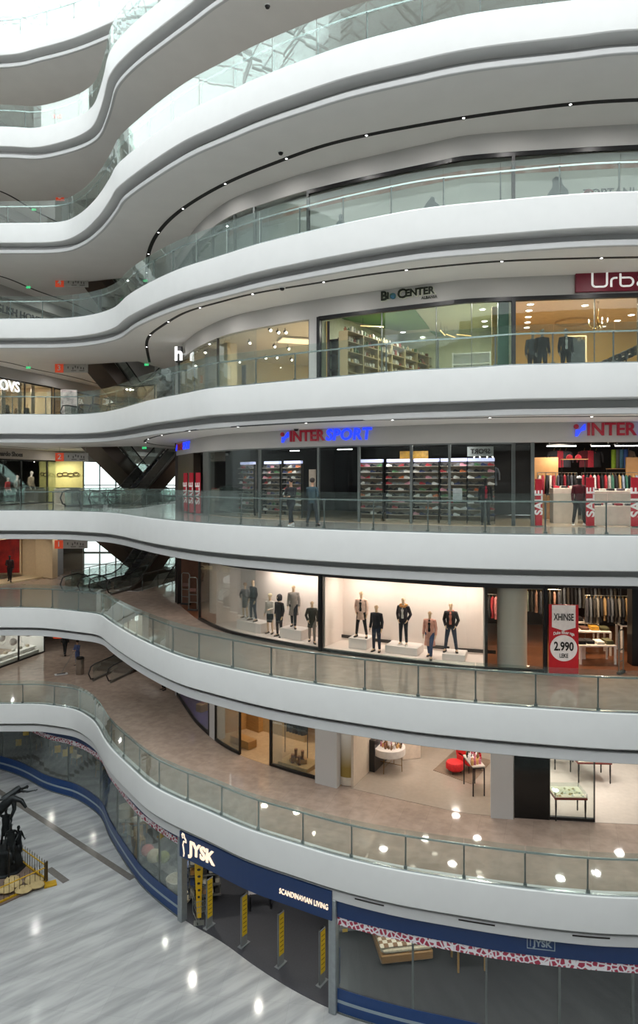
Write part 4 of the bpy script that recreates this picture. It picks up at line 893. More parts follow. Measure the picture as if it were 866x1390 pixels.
man(343.5, .8, .42, 'mannequin in a black leather jacket and jeans beside the small one', -.2, 1.9, legs='wide', arms=('pocket', 'relaxed'), top='1b191b', bottom='23283a')
man(366.5, .8, .0, 'mannequin in a pale padded jacket and black midi skirt', .2, 1.78, legs='stand', arms=('relaxed', 'front'), top='c9c2b8', bottom='151518', skirt='151518', hair='d8c8a8')
man(379, .6, .0, 'mannequin with a hood up in a dark brown parka', -.1, 1.84, legs='stand', arms=('pocket', 'relaxed'), top='2b2225', bottom='1c1e26', hood=True, coat=.1)
man(398.5, .85, .42, 'mannequin in a long open grey coat standing high at the right of the curved window', .5, 1.88, legs='stride', arms=('relaxed', 'relaxed'), top='8c837c', bottom='1a1c24', coat=.38)
man(423.5, .55, .0, 'mannequin in an olive long parka beside the black frame', .6, 1.78, legs='stride', arms=('pocket', 'relaxed'), top='3c3a30', bottom='8a8078', coat=.25)
man(490.5, .8, .42, 'mannequin in an open blush coat over black, on the tall plinth', .1, 1.92, legs='wide', arms=('pocket', 'relaxed'), top='e2bfae', bottom='1a1a1e', inner='17171a', coat=.22, collar='eadfd4')
man(511, .5, .0, 'mannequin in a black quilted bomber jacket between two plinths', 0, 1.9, legs='stand', arms=('relaxed', 'relaxed'), top='1d1b22', bottom='20283c', inner='2a2830')
man(547.6, .8, .30, 'mannequin in a dark parka with an orange fur hood over a white top', 0, 1.92, legs='stand', arms=('pocket', 'pocket'), top='241c24', bottom='20242c', inner='cfcac4', fur='b07a3c', shoes='e4ded8')
man(583.5, .5, .0, 'mannequin in a long open pink coat over black with ripped jeans', 0, 1.84, legs='stride', arms=('relaxed', 'relaxed'), top='dba08e', bottom='3a4f74', inner='1a1a1e', coat=.42)
man(612, .8, .24, 'mannequin in a glossy black puffer jacket over a coral hoodie', 0, 1.92, legs='wide', arms=('pocket', 'pocket'), top='22191c', bottom='3c4658', inner='d8826c', collar='d8826c')
for i, (x, w) in enumerate(((470, 1.0), (518, .9), (596, .9), (645, 1.7))):
    p = sp(x, 1.6, 1, .3); o = MB().box((0, 0, 0), (w*.9, .03, .13)).build('floor_vent', M('vent_dark', '2a2624', .6, noise=.3, scale=30)); o.location = p; o.rotation_euler = (0, 0, srz(x)); tag(o, 'dark slot at the foot of the white display wall, '+['far left', 'between the first two plinths', 'between the last two plinths', 'far right'][i], 'vent')
wsg = M('sign_letters_lit', 'ffffff', .4, emit=1.2)
t = thing('clothes_shop_sign', 'white lit shop letters on black, half hidden above the black window mullion', 'sign', fpt(432, -.05, 1, 3.4)); curve_sign('', '', 'LTB SO', 432, 1, 3.42, .62, wsg, .05, .02, -.06).build('letters', wsg, t, world=True)
t = thing('clothes_shop_sign', 'white lit shop letters on black at the right edge', 'sign', fpt(850, -.05, 1, 3.4)); curve_sign('', '', 'LTB SO', 852, 1, 3.36, .62, wsg, .05, .02, -.06).build('letters', wsg, t, world=True)
# round pillars behind the glass
p = sp(298, 1.5, 1); struct(MB().lathe([(.52, 0), (.52, 3.1)], p, 28).build('wall_pillar', M('pillar_paint', 'e2d8cc', .5, noise=.01), smooth=True))
p = sp(695, .75, 1); struct(MB().lathe([(.53, 0), (.53, 3.06)], p, 28).build('wall_pillar', M('pillar_paint', 'e2d8cc', .5), smooth=True))
def gate(name, lab, loc, rz, h=1.55, w=.42, m=None):
    t = thing(name, lab, 'security gate', loc, rz, 'security gates'); mb = MB(); mb.tube([(-w/2, 0, .05), (-w/2, 0, h-.08)]+[(-w/2+.08, 0, h), (w/2-.08, 0, h)]+[(w/2, 0, h-.08), (w/2, 0, .05)], .025, 8); mb.build('hoop', m or steel, t, smooth=True)
    mb = MB(); [mb.box((0, 0, z), (w, .025, .03)) for z in (.45, .85)]; mb.build('cross_bars', m or steel, t); MB().bbox((0, 0, .05), (w+.1, .14, .1), .02).build('base', M('gate_base', '2c2c2c', .5), t); return t
gate('security_gate', 'grey hooped security gate at the right end of the clothes shop entrance', sp(843, .25, 1), srz(843)+.9)
for i, x in enumerate((252, 262)):
    t = gate('security_gate', ['left', 'right'][i]+' tall grey security gate by the black post at the left end', sp(x, .3, 1), srz(x)+.8, 1.75, .5); MB().box((0, 0, 1.1), (.4, .03, .18)).build('notice', M('notice_brown', '6a4a44', .5), t)
# promotion banner 2.990
p = sp(765, -.15, 1); t = thing('price_banner', 'red standing banner with a white circle reading 2.990', 'banner', p, srz(765)); bw_, bh = 1.0, 2.45; wcl = M('banner_white', 'e8e2de', .5); bkl = M('banner_black_letters', '15130f', .5); brd = M('banner_red', 'b5121f', .5)
MB().box((0, 0, bh/2+.03), (bw_, .03, bh)).build('cloth_sheet', brd, t); MB().bbox((0, .02, .03), (bw_*1.04, .24, .06), .01).build('base', steel, t)
MB().prism([(-.4, 1.68), (0, 1.56), (.4, 1.68), (.4, 2.46), (-.4, 2.46)], -.022, -.016).xf(Matrix(((1, 0, 0, 0), (0, 0, 1, 0), (0, 1, 0, 0), (0, 0, 0, 1)))).build('name_patch', wcl, t)
mb = MB().prism([(.46*math.cos(i*PI/18), .95+.46*math.sin(i*PI/18)) for i in range(36)], -.022, -.016).xf(Matrix(((1, 0, 0, 0), (0, 0, 1, 0), (0, 1, 0, 0), (0, 0, 0, 1)))); mb.build('price_disc', wcl, t)
def btxt(body, size, z, sx=1., bold=.0, m=None, x=0.):
    mb = text_mb(body, size, .008, bold); mb.v = [(p[0]*sx+x, -.03-p[2], p[1]+z) for p in mb.v]; return mb.build('lettering', m or bkl, t)
btxt('XHINSE', .34, 2.03, .58, .006); btxt('2.990', .42, 1.0, .72, .012); btxt('LEKE', .2, .68, .7, .004)
mb = text_mb('Duke filluar nga', .15, .008, .004); mb.v = [(p[0]*.75, -.03-p[2], p[1]+1.5-.16*p[0]**2*1.6) for p in mb.v]; mb.build('arched_lettering', wcl, t)
# tables and garments in the entrance
tw = M('table_white', 'e8e0d6', .4)
def shop_table(lab, loc, rz, w, d, h, items, grp='white shop tables', lw=.07):
    t = thing('shop_table', lab, 'table', loc, rz, grp); MB().bbox((0, 0, h-.03), (w, d, .06), .01).build('table_top', tw, t)
    for sx in (-1, 1):
        for sy in (-1, 1): MB().box((sx*(w/2-lw/2), sy*(d/2-lw/2), (h-.06)/2), (lw, lw, h-.06)).build('leg', tw, t)
    T = Matrix.Translation(loc) @ Matrix.Rotation(rz, 4, 'Z'); n = len(items)
    for i, c in enumerate(items):
        q = T @ Vector((-w/2+w*(i+.5)/n, random.uniform(-.1, .1)*d, h)); hh = random.uniform(.08, .16)
        tt = thing('folded_clothes', {'w': 'white', 'k': 'black', 'y': 'mustard', 'g': 'olive', 'b': 'brown'}[c]+' folded stack on the '+lab.split(', ')[0], 'clothes', q, rz, 'folded clothes on white tables')
        m = cloth('fold_tbl_'+c, {'w': 'e0dcd2', 'k': '1c1b1e', 'y': 'b88a2c', 'g': '565438', 'b': '5a3a2c'}[c])
        for j in range(3): MB().bbox((random.uniform(-.01, .01), 0, hh*(j+.5)/3), (w/n*.82, d*.6, hh/3*.92), .012).build('folded_layer', m, tt)
    return t
shop_table('white table nearest the walkway, right of the price banner', sp(806, 1.7, 1), srz(806)+.1, 1.35, .8, .72, 'kkwg')
shop_table('white table behind and higher than the nearest one', sp(799, 3.0, 1), srz(800), 1.5, .8, .95, 'wbyg')
shop_table('white table at the rear under the hanging clothes', sp(783, 4.6, 1), srz(790), 1.6, .7, .95, 'kkb')
shop_table('white table against the black pillar at the right edge', sp(853, 3.4, 1), srz(853), .8, .6, 1.1, 'kb')
for i, (x, d, w, cols, n, gl) in enumerate(((833, 3.2, 2.2, ['33333a', '54585e', '2a2622', '6e6a62', '1c1c20', '8a6f4a'], 16, 1.0), (800, 5.6, 2.6, ['2e3238', '6e7680', '4a4640', '1f1f24'], 16, .95), (725, 4.5, 2.2, ['6e766c', '2a2622', '8e6a5a', '3a3c44'], 12, .9), (664, 3.0, 1.2, ['a8303a', 'c87a80', '3a4a3a', 'd8b020', '2c2c30'], 9, .9))):
    q = sp(x, d, 1); rz = srz(x); nm = ['right of the tables', 'at the rear of the entrance', 'behind the price banner', 'beside the round pillar'][i]
    rail('clothes_rail', 'steel clothes rail '+nm+' in the clothes shop', q, rz, w, 2.25); fill_rail(q, rz, w, 2.25, cols, n, '%s garment on the rail '+nm, 'clothes on the rail '+nm, gl)
figure('shop_mannequin', 'mustard yellow coat on a headless form behind the price banner', 'mannequin', sp(775, 2.4, 1, .5), srz(775), 1.75, 'stand', ('relaxed', 'relaxed'), skin='mannequin_tan', skincol='d8b894', top='b8862a', bottom='1c1a1a', coat=.15, headless=True)
p = sp(775, 2.4, 1, .25); o = MB().bbox((0, 0, 0), (.9, .8, .5), .02).build('display_plinth', tw); o.location = p; o.rotation_euler = (0, 0, srz(775)); tag(o, 'white plinth under the mustard coat', 'plinth')
p = sp(861, 1.5, 1); struct(MB().bbox((p.x, p.y, p.z+1.55), (.34, .5, 3.1), .01, srz(861)).build('wall_pillar', blackm))
t = thing('red_clothes_shelf', 'dark shelf of red and orange clothes behind the round pillar in the curved window', 'shelf', sp(320, 2.6, 1), srz(320)); MB().box((0, .2, 1.2), (1.3, .04, 2.4)).build('back_panel', deep, t)
for j in range(5):
    MB().box((0, 0, .4+j*.45), (1.3, .4, .03)).build('shelf_board', blackm, t)
    for i in range(4): MB().bbox((-.48+i*.32, 0, .4+j*.45+.09), (.26, .3, .14), .02).build('folded_clothes', cloth('redf_%d' % ((i+j) % 3), ['c02a24', '5a5a60', 'd8d0c4'][(i+j) % 3]), t)
p = sp(276, 2.5, 1); t = thing('wall_shelf_unit', 'wooden shelf unit with folded clothes left of the round pillar', 'shelf', p, srz(276)); MB().box((0, .2, 1.3), (1.0, .04, 2.6)).build('back_panel', wood, t)
for j in range(5):
    MB().box((0, 0, .3+j*.5), (1.0, .4, .03)).build('shelf_board', wood, t); MB().bbox((0, 0, .4+j*.5), (.8, .3, .16), .02).build('folded_clothes', cloth('shelfcloth_%d' % (j % 2), ['6a5048', 'a03028'][j % 2]), t)
for x in (345, 375, 405): lamp(1, x, .8, 3.05, 30, .3, (1, .86, .78))
for x in (465, 500, 545, 590, 635): lamp(1, x, .9, 3.05, 27, .3, (1, .87, .77))
for x, d in ((280, 1.8), (310, 3)): lamp(1, x, d, 3.0, 60, .3, (1, .8, .66))
for x, d in ((675, 1.8), (735, 2.5), (790, 1.8), (800, 4), (845, 2.2), (940, 2.5)): lamp(1, x, d, 3.0, 55, .3, (1, .76, .52))

# ================================================================ k=0, small window with a shoe, bag shop, perfumery, jewellery
T0 = lambda x, d, h=0.: sp(x, d, 0, h)
o = shoe_mb(.34).build('single_shoe', M('shoe_pink', 'd85a6a', .4), smooth=True); o.location = T0(274, .7, .42); o.rotation_euler = (0, 0, .9); tag(o, 'pink trainer on a pale block in the purple shop window', 'shoe')
o = MB().bbox((0, 0, .2), (.5, .4, .4), .02).build('display_block', M('tan_block', 'c9a27a', .5)); o.location = T0(274, .7, .012); o.rotation_euler = (0, 0, .9); tag(o, 'pale tan block under the pink trainer', 'plinth')
t = thing('light_box', 'purple blue glowing light box at the top left of the purple window', 'light box', T0(249, .9, 2.1), srz(249)); MB().bbox((0, 0, .3), (1.0, .12, .7), .02).build('case', blackm, t); MB().box((0, -.065, .3), (.92, .02, .6)).build('lit_face', M('purple_glow', '6a6af0', .5, emit=1.1, noise=.35, scale=4), t)
figure('shop_mannequin', 'dark jacketed mannequin in the purple shop window', 'mannequin', T0(277, 1.3, .012), srz(277), 1.8, 'stand', ('relaxed', 'relaxed'), skin='mannequin_black', skincol='141416', top='24242a', bottom='16161a')
p = T0(300, 1.6); t = thing('tall_cabinet', 'tall dark grey cabinet behind the left glass pane', 'cabinet', p, srz(300)); MB().bbox((0, 0, 1.15), (.6, .4, 2.3), .01).build('body', M('cabinet_grey', '6a665f', .5), t); MB().box((0, -.21, 1.15), (.54, .02, 2.2)).build('door', M('cabinet_grey_dark', '545049', .5), t)
t = thing('wall_screen', 'bright blue screen on the wooden wall left of the open doorway', 'screen', T0(322, 1.2, 2.0), srz(322)+.2); MB().bbox((0, 0, .4), (.75, .08, .9), .01).build('case', blackm, t); MB().box((0, -.045, .4), (.7, .01, .84)).build('picture', M('screen_blue', '5a78a8', .3, emit=.9, col2='2c2c44', scale=3), t)
MB().box((-.42, -.02, .4), (.06, .05, .9)).build('light_edge', M('white_edge_glow', 'ffffff', .4, emit=3), t)
t = thing('hand_bag', 'dark red bag on the shelf at the left glass pane', 'bag', T0(300, .9, 1.2), .5); MB().bbox((0, 0, .12), (.55, .18, .22), .04).build('bag_body', cloth('bag_red', '5a1c20'), t); MB().tube([(-.14, 0, .22), (-.08, 0, .34), (.08, 0, .34), (.14, 0, .22)], .012, 6).build('handle', blackm, t)
t = thing('bag_shelf', 'thin dark shelf holding the red bag', 'shelf', T0(300, .95), .5); MB().box((0, 0, 1.18), (.8, .3, .03)).build('board', blackm, t); MB().tube([(0, .1, 0), (0, .1, 1.17)], .03, 6).build('stand', blackm, t)
for i, (x, d, w, h) in enumerate(((345, 2.2, 1.1, 2.6), (330, .8, 1.3, .35), (385, 2.8, 2.6, 2.9))):
    p = T0(x, d); struct(MB().bbox((p.x, p.y, p.z+h/2), (w, .5 if i < 2 else .15, h), .01, srz(x)).build('wall_panel', wood if i < 2 else M('gold_beige', 'b09466', .5)))
t = thing('clothes_display', 'dark coats hanging behind the brown boots', 'clothes rail', T0(402, 1.5), srz(402)); MB().tube([(-.6, 0, 2.2), (.6, 0, 2.2)], .015, 6).build('rail_bar', steel, t); mb = MB(); [mb.tube([(s*.6, 0, 0), (s*.6, 0, 2.2)], .02, 6) for s in (-1, 1)]; mb.build('posts', blackm, t)
for i in range(6): hanging_garment('hanging_garment', 'dark coat on the rail behind the brown boots', 'garment', T0(393+i*4, 1.5, 2.14), srz(402)+1.2, ['1e222a', '2e3640', '1a1a1e'][i % 3], 1.15, .42, 'dark coats behind the brown boots')
struct(MB().bbox(tuple(T0(405, .7, .1)), (1.5, .9, .18), .01, srz(405)).build('wall_window_step', M('gold_beige', 'b09466', .5)))
bt = M('boot_brown', '7a4c26', .6, noise=.2, scale=10)
for i in range(4):
    t = thing('ankle_boot', 'brown laced boot in the window, %s from the left' % ['first', 'second', 'third', 'fourth'][i], 'boot', T0(396+i*4.5, .5+.18*(i % 2), .19+.18*(i % 2)), .4, 'brown boots in the shop window'); mb = shoe_mb(.36); mb.tube([(0, -.08, .08), (0, -.09, .22), (0, -.1, .36)], [.06, .065, .075], 8); mb.build('boot_body', bt, t, smooth=True); MB().box((0, .0, .015), (.1, .34, .03)).build('sole', blackm, t)
for i in range(2): o = MB().bbox((0, 0, .09), (.45, .3, .18), .01).build('display_block', wood); o.location = T0(400.5+i*9, .68, .19); tag(o, 'small wooden block under a brown boot, '+['left', 'right'][i], 'plinth'); 
# curved advertising column
p = T0(471, .35); t = thing('advertising_column', 'rounded column fading from white to gold at the perfumery entrance', 'advertising column', p, srz(471)); MB().lathe([(.34, .02), (.36, .06), (.36, 3.2)], n=28, sy=.8).build('case', M('column_case', 'cfc4b4', .4), t, smooth=True)
mb = MB(); R = []
for z in (.35, 1.2, 2.2, 3.1): R.append([(.365*math.cos(math.radians(a)), .365*.8*math.sin(math.radians(a)), z) for a in range(200, 341, 10)]+[(.355*math.cos(math.radians(a)), .355*.8*math.sin(math.radians(a)), z) for a in range(340, 199, -10)])
mb.loft(R); m = M('gold_poster', 'b0904c', .4, noise=.1); N = m.node_tree.nodes; L = m.node_tree.links; tc = N.new('ShaderNodeTexCoord'); sx = N.new('ShaderNodeSeparateXYZ'); rp = N.new('ShaderNodeValToRGB'); mpr = N.new('ShaderNodeMapRange'); mpr.inputs[1].default_value = .3; mpr.inputs[2].default_value = 3.1
L.new(tc.outputs['Object'], sx.inputs[0]); L.new(sx.outputs[2], mpr.inputs[0]); L.new(mpr.outputs[0], rp.inputs[0]); e = rp.color_ramp.elements; e[0].color = srgb('8a7436'); e[1].color = srgb('d8d4cc'); e[0].position = .15; e[1].position = .6; L.new(rp.outputs[0], N['Principled BSDF'].inputs['Base Color']); mb.build('poster_wrap', m, t, smooth=True)  # poster colour runs from gold at the foot to pale above
# perfumery: black shelf wall, round tester table, counter, armchair, rug, bar table
_p, _t, _n = FC.at(fs(476)); q = FC.pt(fs(476)+.26, 2.9, 0); RZS = math.atan2(-_t.y, -_t.x)-PI/2; t = thing('cosmetics_shelf', 'black cosmetics shelf wall just right of the advertising column', 'shelf', (q.x, q.y, FL(0)+.012), RZS); MB().bbox((0, .2, .65), (2.4, .5, 1.3), .01).build('base_cabinet', M('black_cabinet', '141516', .3), t); MB().box((0, .45, 1.6), (2.4, .05, 3.1)).build('back_panel', M('black_cabinet', '141516'), t)
for j in range(4): MB().box((0, .28, 1.5+j*.38), (2.36, .3, .03)).build('shelf_board', M('lit_shelf', 'd8b890', .4, emit=.3), t)
T = Matrix.Translation((q.x, q.y, FL(0)+.012)) @ Matrix.Rotation(RZS, 4, 'Z')
for j in range(4):
    for i in range(11): o = bpy.data.objects.new('cosmetics_bottle', BTL); COL.objects.link(o); o.location = T @ Vector((-1.1+i*.22, .25, 1.515+j*.38)); o.material_slots  and None; tag(o, 'small cosmetics bottle on the black shelf wall, row %s' % ['one', 'two', 'three', 'four'][j], 'bottle', 'bottles on the black cosmetics shelf')
PMB = []
for i, c in enumerate(('d8a868', '1a1a1c', 'e8e0e0', 'c8788a', '7a5a3a')): o = bottle_mb(.17, .035).build('perfume_bottle', M('perfume_%d' % i, c, .2, spec=.8), smooth=True); PMB.append(o.data); bpy.data.objects.remove(o)
def bottles(cx, cy, z, n, fn, lab, grp, sc=1.):
    for i in range(n):
        x, y = fn(i); o = bpy.data.objects.new('perfume_bottle', PMB[random.randrange(5)]); COL.objects.link(o); o.location = (cx+x, cy+y, z); s = sc*random.uniform(.8, 1.4); o.scale = (s, s, s); tag(o, lab, 'bottle', grp)
q = on_floor(0, 528, 1044); rt = .68; t = thing('round_tester_table', 'round white drum table on thin gold legs crowded with perfume bottles', 'table', (q.x, q.y, FL(0)+.012)); MB().lathe([(rt-.02, .66), (rt, .68), (rt, .95), (rt-.02, .97)], n=36).build('drum_top', M('drum_white', 'd8d0c8', .35), t, smooth=True); gold = M('gold_leg', '8a6a3a', .3, .8)
for i in range(4): a = PI/4+i*PI/2+.3; MB().tube([(.58*math.cos(a), .58*math.sin(a), 0), (.55*math.cos(a), .55*math.sin(a), .67)], .014, 6).build('leg', gold, t)
mb = MB(); [mb.tube([(.57*math.cos(a), .57*math.sin(a), .25), (-.57*math.cos(a), -.57*math.sin(a), .25)], .011, 6) for a in (PI/4+.3, 3*PI/4+.3)]; mb.build('cross_brace', gold, t)
bottles(q.x, q.y, FL(0)+.982, 46, lambda i: ((.1+.5*((i*.37) % 1))*math.cos(i*2.4), (.1+.5*((i*.37) % 1))*math.sin(i*2.4)), 'perfume bottle among many on the round white table', 'perfume bottles on the round white table', 1.0)
q = on_floor(0, 553, 1036); t = thing('sales_counter', 'pale square counter behind the round tester table', 'counter', (q.x+.1, q.y+.9, FL(0)+.012), .25); MB().bbox((0, 0, .5), (.85, 1.1, 1.0), .02).build('body', M('counter_pale', 'd9c8b6', .4), t); MB().bbox((0, 0, 1.02), (.92, 1.16, .04), .01).build('counter_top', M('counter_top_white', 'efe9e0', .3), t)
bottles(q.x+.1, q.y+.75, FL(0)+1.053, 9, lambda i: (-.32+.08*i, .12*math.sin(i*2)), 'small bottle on the pale square counter', 'bottles on the pale counter')
rg = [on_floor(0, *u) for u in ((588, 1046), (617, 1019), (668, 1033), (640, 1065))]; o = MB().prism([(u.x, u.y) for u in rg], FL(0)+.012, FL(0)+.026).build('rug', cloth('rug_brown', '7e6a58', scale=3)); tag(o, 'brown woven rug under the red armchair', 'rug')
q = on_floor(0, 634, 1046, .03); t = thing('armchair', 'red upholstered armchair on the brown rug', 'armchair', (q.x+.15, q.y+.15, q.z), .5); rf = cloth('red_velvet', 'c41a1c', .7)
MB().bbox((0, 0, .36), (.72, .7, .22), .07).build('seat', rf, t, smooth=True); mb = MB(); mb.loft([[(x, .3+.1*(z-.45)+yy, z) for x, yy in ((-w, -.06), (w, -.06), (w, .08), (-w, .08))] for z, w in ((.3, .34), (.6, .4), (.9, .42), (1.02, .34))]); mb.build('backrest', rf, t, smooth=True)
for s in (-1, 1): MB().bbox((s*.38, .05, .5), (.12, .62, .3), .05).build('armrest', rf, t, smooth=True)
for sx in (-1, 1):
    for sy in (-1, 1): MB().tube([(sx*.3, sy*.28, .27), (sx*.33, sy*.31, 0)], [.022, .014], 6).build('leg', blackm, t)
q = on_floor(0, 622, 1048, .03); t = thing('pouffe', 'round red pouffe left of the red armchair', 'pouffe', (q.x-.15, q.y-.05, q.z)); MB().lathe([(.30, .14), (.36, .2), (.37, .38), (.33, .45), (.1, .47)], n=22).build('cushion', rf, t, smooth=True)
for i in range(3): MB().tube([(.22*math.cos(i*2.1), .22*math.sin(i*2.1), .15), (.24*math.cos(i*2.1), .24*math.sin(i*2.1), 0)], .02, 6).build('leg', blackm, t)
q = on_floor(0, 645, 1040, .03); t = thing('side_table', 'small round black side table by the red armchair', 'table', (q.x-.35, q.y+1.0, q.z)); MB().lathe([(.22, .62), (.24, .63), (.24, .66)], n=20).build('table_top', blackm, t); MB().lathe([(.16, 0), (.16, .02), (.02, .03), (.02, .62)], n=12).build('pedestal', blackm, t)
q = on_floor(0, 647, 1080); t = thing('bar_table', 'tall narrow table on thin black legs with perfume bottles in front of the armchair', 'table', (q.x, q.y+.45, FL(0)+.012), .12); MB().bbox((0, 0, 1.12), (.5, 1.1, .06), .01).build('table_top', M('bar_top', 'c8beb2', .3), t); MB().box((0, 0, 1.07), (.46, 1.06, .06)).build('apron', blackm, t)
for sx in (-1, 1):
    for sy in (-1, 1): MB().box((sx*.22, sy*.52, .52), (.04, .04, 1.05)).build('leg', blackm, t)
bottles(q.x, q.y+.45, FL(0)+1.163, 22, lambda i: (-.17+.11*(i % 4), -.45+.045*i), 'perfume bottle standing on the tall narrow table', 'perfume bottles on the tall table', 1.2)
# jewellery / accessories tables
mah = M('mahogany_edge', '6a241c', .3); ebl = M('ebony_leg', '17120f', .35)
trk = ['e8dfc0', 'd9c48a', 'f0ece0', 'b8a070', 'cfd4cc']
def jt(lab, corner_px, w, d, h, rz, n):
    q = on_floor(0, *corner_px); R = Matrix.Rotation(rz, 3, 'Z'); c = q-R @ Vector((-w/2, -d/2, 0)); t = thing('display_table', lab, 'table', (c.x, c.y, FL(0)+.012), rz, 'glass topped display tables')
    MB().bbox((0, 0, h-.05), (w, d, .07), .01).build('table_rim', mah, t); MB().box((0, 0, h-.005), (w-.06, d-.06, .02)).build('cream_lining', M('cream_lining', 'e6dcc0', .6), t); MB().box((0, 0, h+.14), (w-.03, d-.03, .008)).build('glass_top', glass('case_glass', 'f6faf8', 1.45, .15), t)
    for sx in (-1, 1):
        for sy in (-1, 1): MB().lathe([(.02, 0), (.03, .05), (.024, .2), (.036, h*.6), (.032, h-.09)], (sx*(w/2-.06), sy*(d/2-.06), 0), 8).build('leg', ebl, t)
    mb = MB(); [mb.box((sx*(w/2-.02), sy*(d/2-.02), h+.06), (.02, .02, .16)) for sx in (-1, 1) for sy in (-1, 1)]; mb.build('glass_posts', steel, t)
    for i in range(n):
        p = c+R @ Vector((random.uniform(-w/2+.1, w/2-.1), random.uniform(-d/2+.1, d/2-.1), h+.01)); r = random.uniform(.03, .055)
        o = MB().lathe([(r, 0), (r*1.1, .012), (r*.7, .03), (r*.3, .045)], n=9).build('trinket', M('trinket_%d' % (i % 5), trk[i % 5], .3)); o.location = p; tag(o, 'cream and gold trinket under the glass of '+lab.replace('dark red edged glass', 'the').replace(', mostly hidden', ''), 'jewellery', 'trinkets on the '+lab)
jt('dark red edged glass table nearest the walkway', (753, 1116), 1.15, .9, .85, -.03, 26)
jt('dark red edged glass table further back at the right', (784, 1064), 1.35, 1.1, .85, -.05, 26)
jt('dark red edged glass table furthest back, mostly hidden', (752, 1046), 1.1, .9, .85, -.05, 8)
q = on_floor(0, 860, 1030); t = thing('black_floor_mat', 'black counter edged in orange at the far right of the pale shop', 'counter', (q.x+1.1, q.y+2, FL(0)+.012), -.6); MB().bbox((0, 0, .4), (3.2, .8, .8), .01).build('body', M('black_cabinet', '141516'), t); MB().box((0, -.405, .02), (3.2, .02, .05)).build('orange_edge', M('orange_edge', 'c4562c', .5), t)
for x, d in ((262, 1), (310, 2), (350, 2.5), (400, 1.6), (440, 2.5)): lamp(0, x, d, 3.15, 34, .3, (1, .86, .7))
for x, d in ((495, 2), (540, 3.5), (600, 2.2), (640, 4.5), (570, 6), (650, 1.5)): lamp(0, x, d, 3.2, 32, .3, (1, .92, .84))
for x, d in ((730, 2.5), (780, 2.0), (840, 2.5), (800, 5), (900, 4)): lamp(0, x, d, 3.2, 55, .3, (1, .97, .93))
for x, d in ((495, 1.4), (510, 2.6), (528, 1.2), (560, 1.5), (590, 2.8), (625, 1.2), (650, 2.2)):
    p = sp(x, d, 0, 3.34); place(DLW, p, 0, 'round warm downlight in the ceiling of the perfumery', 'downlights of the perfumery')
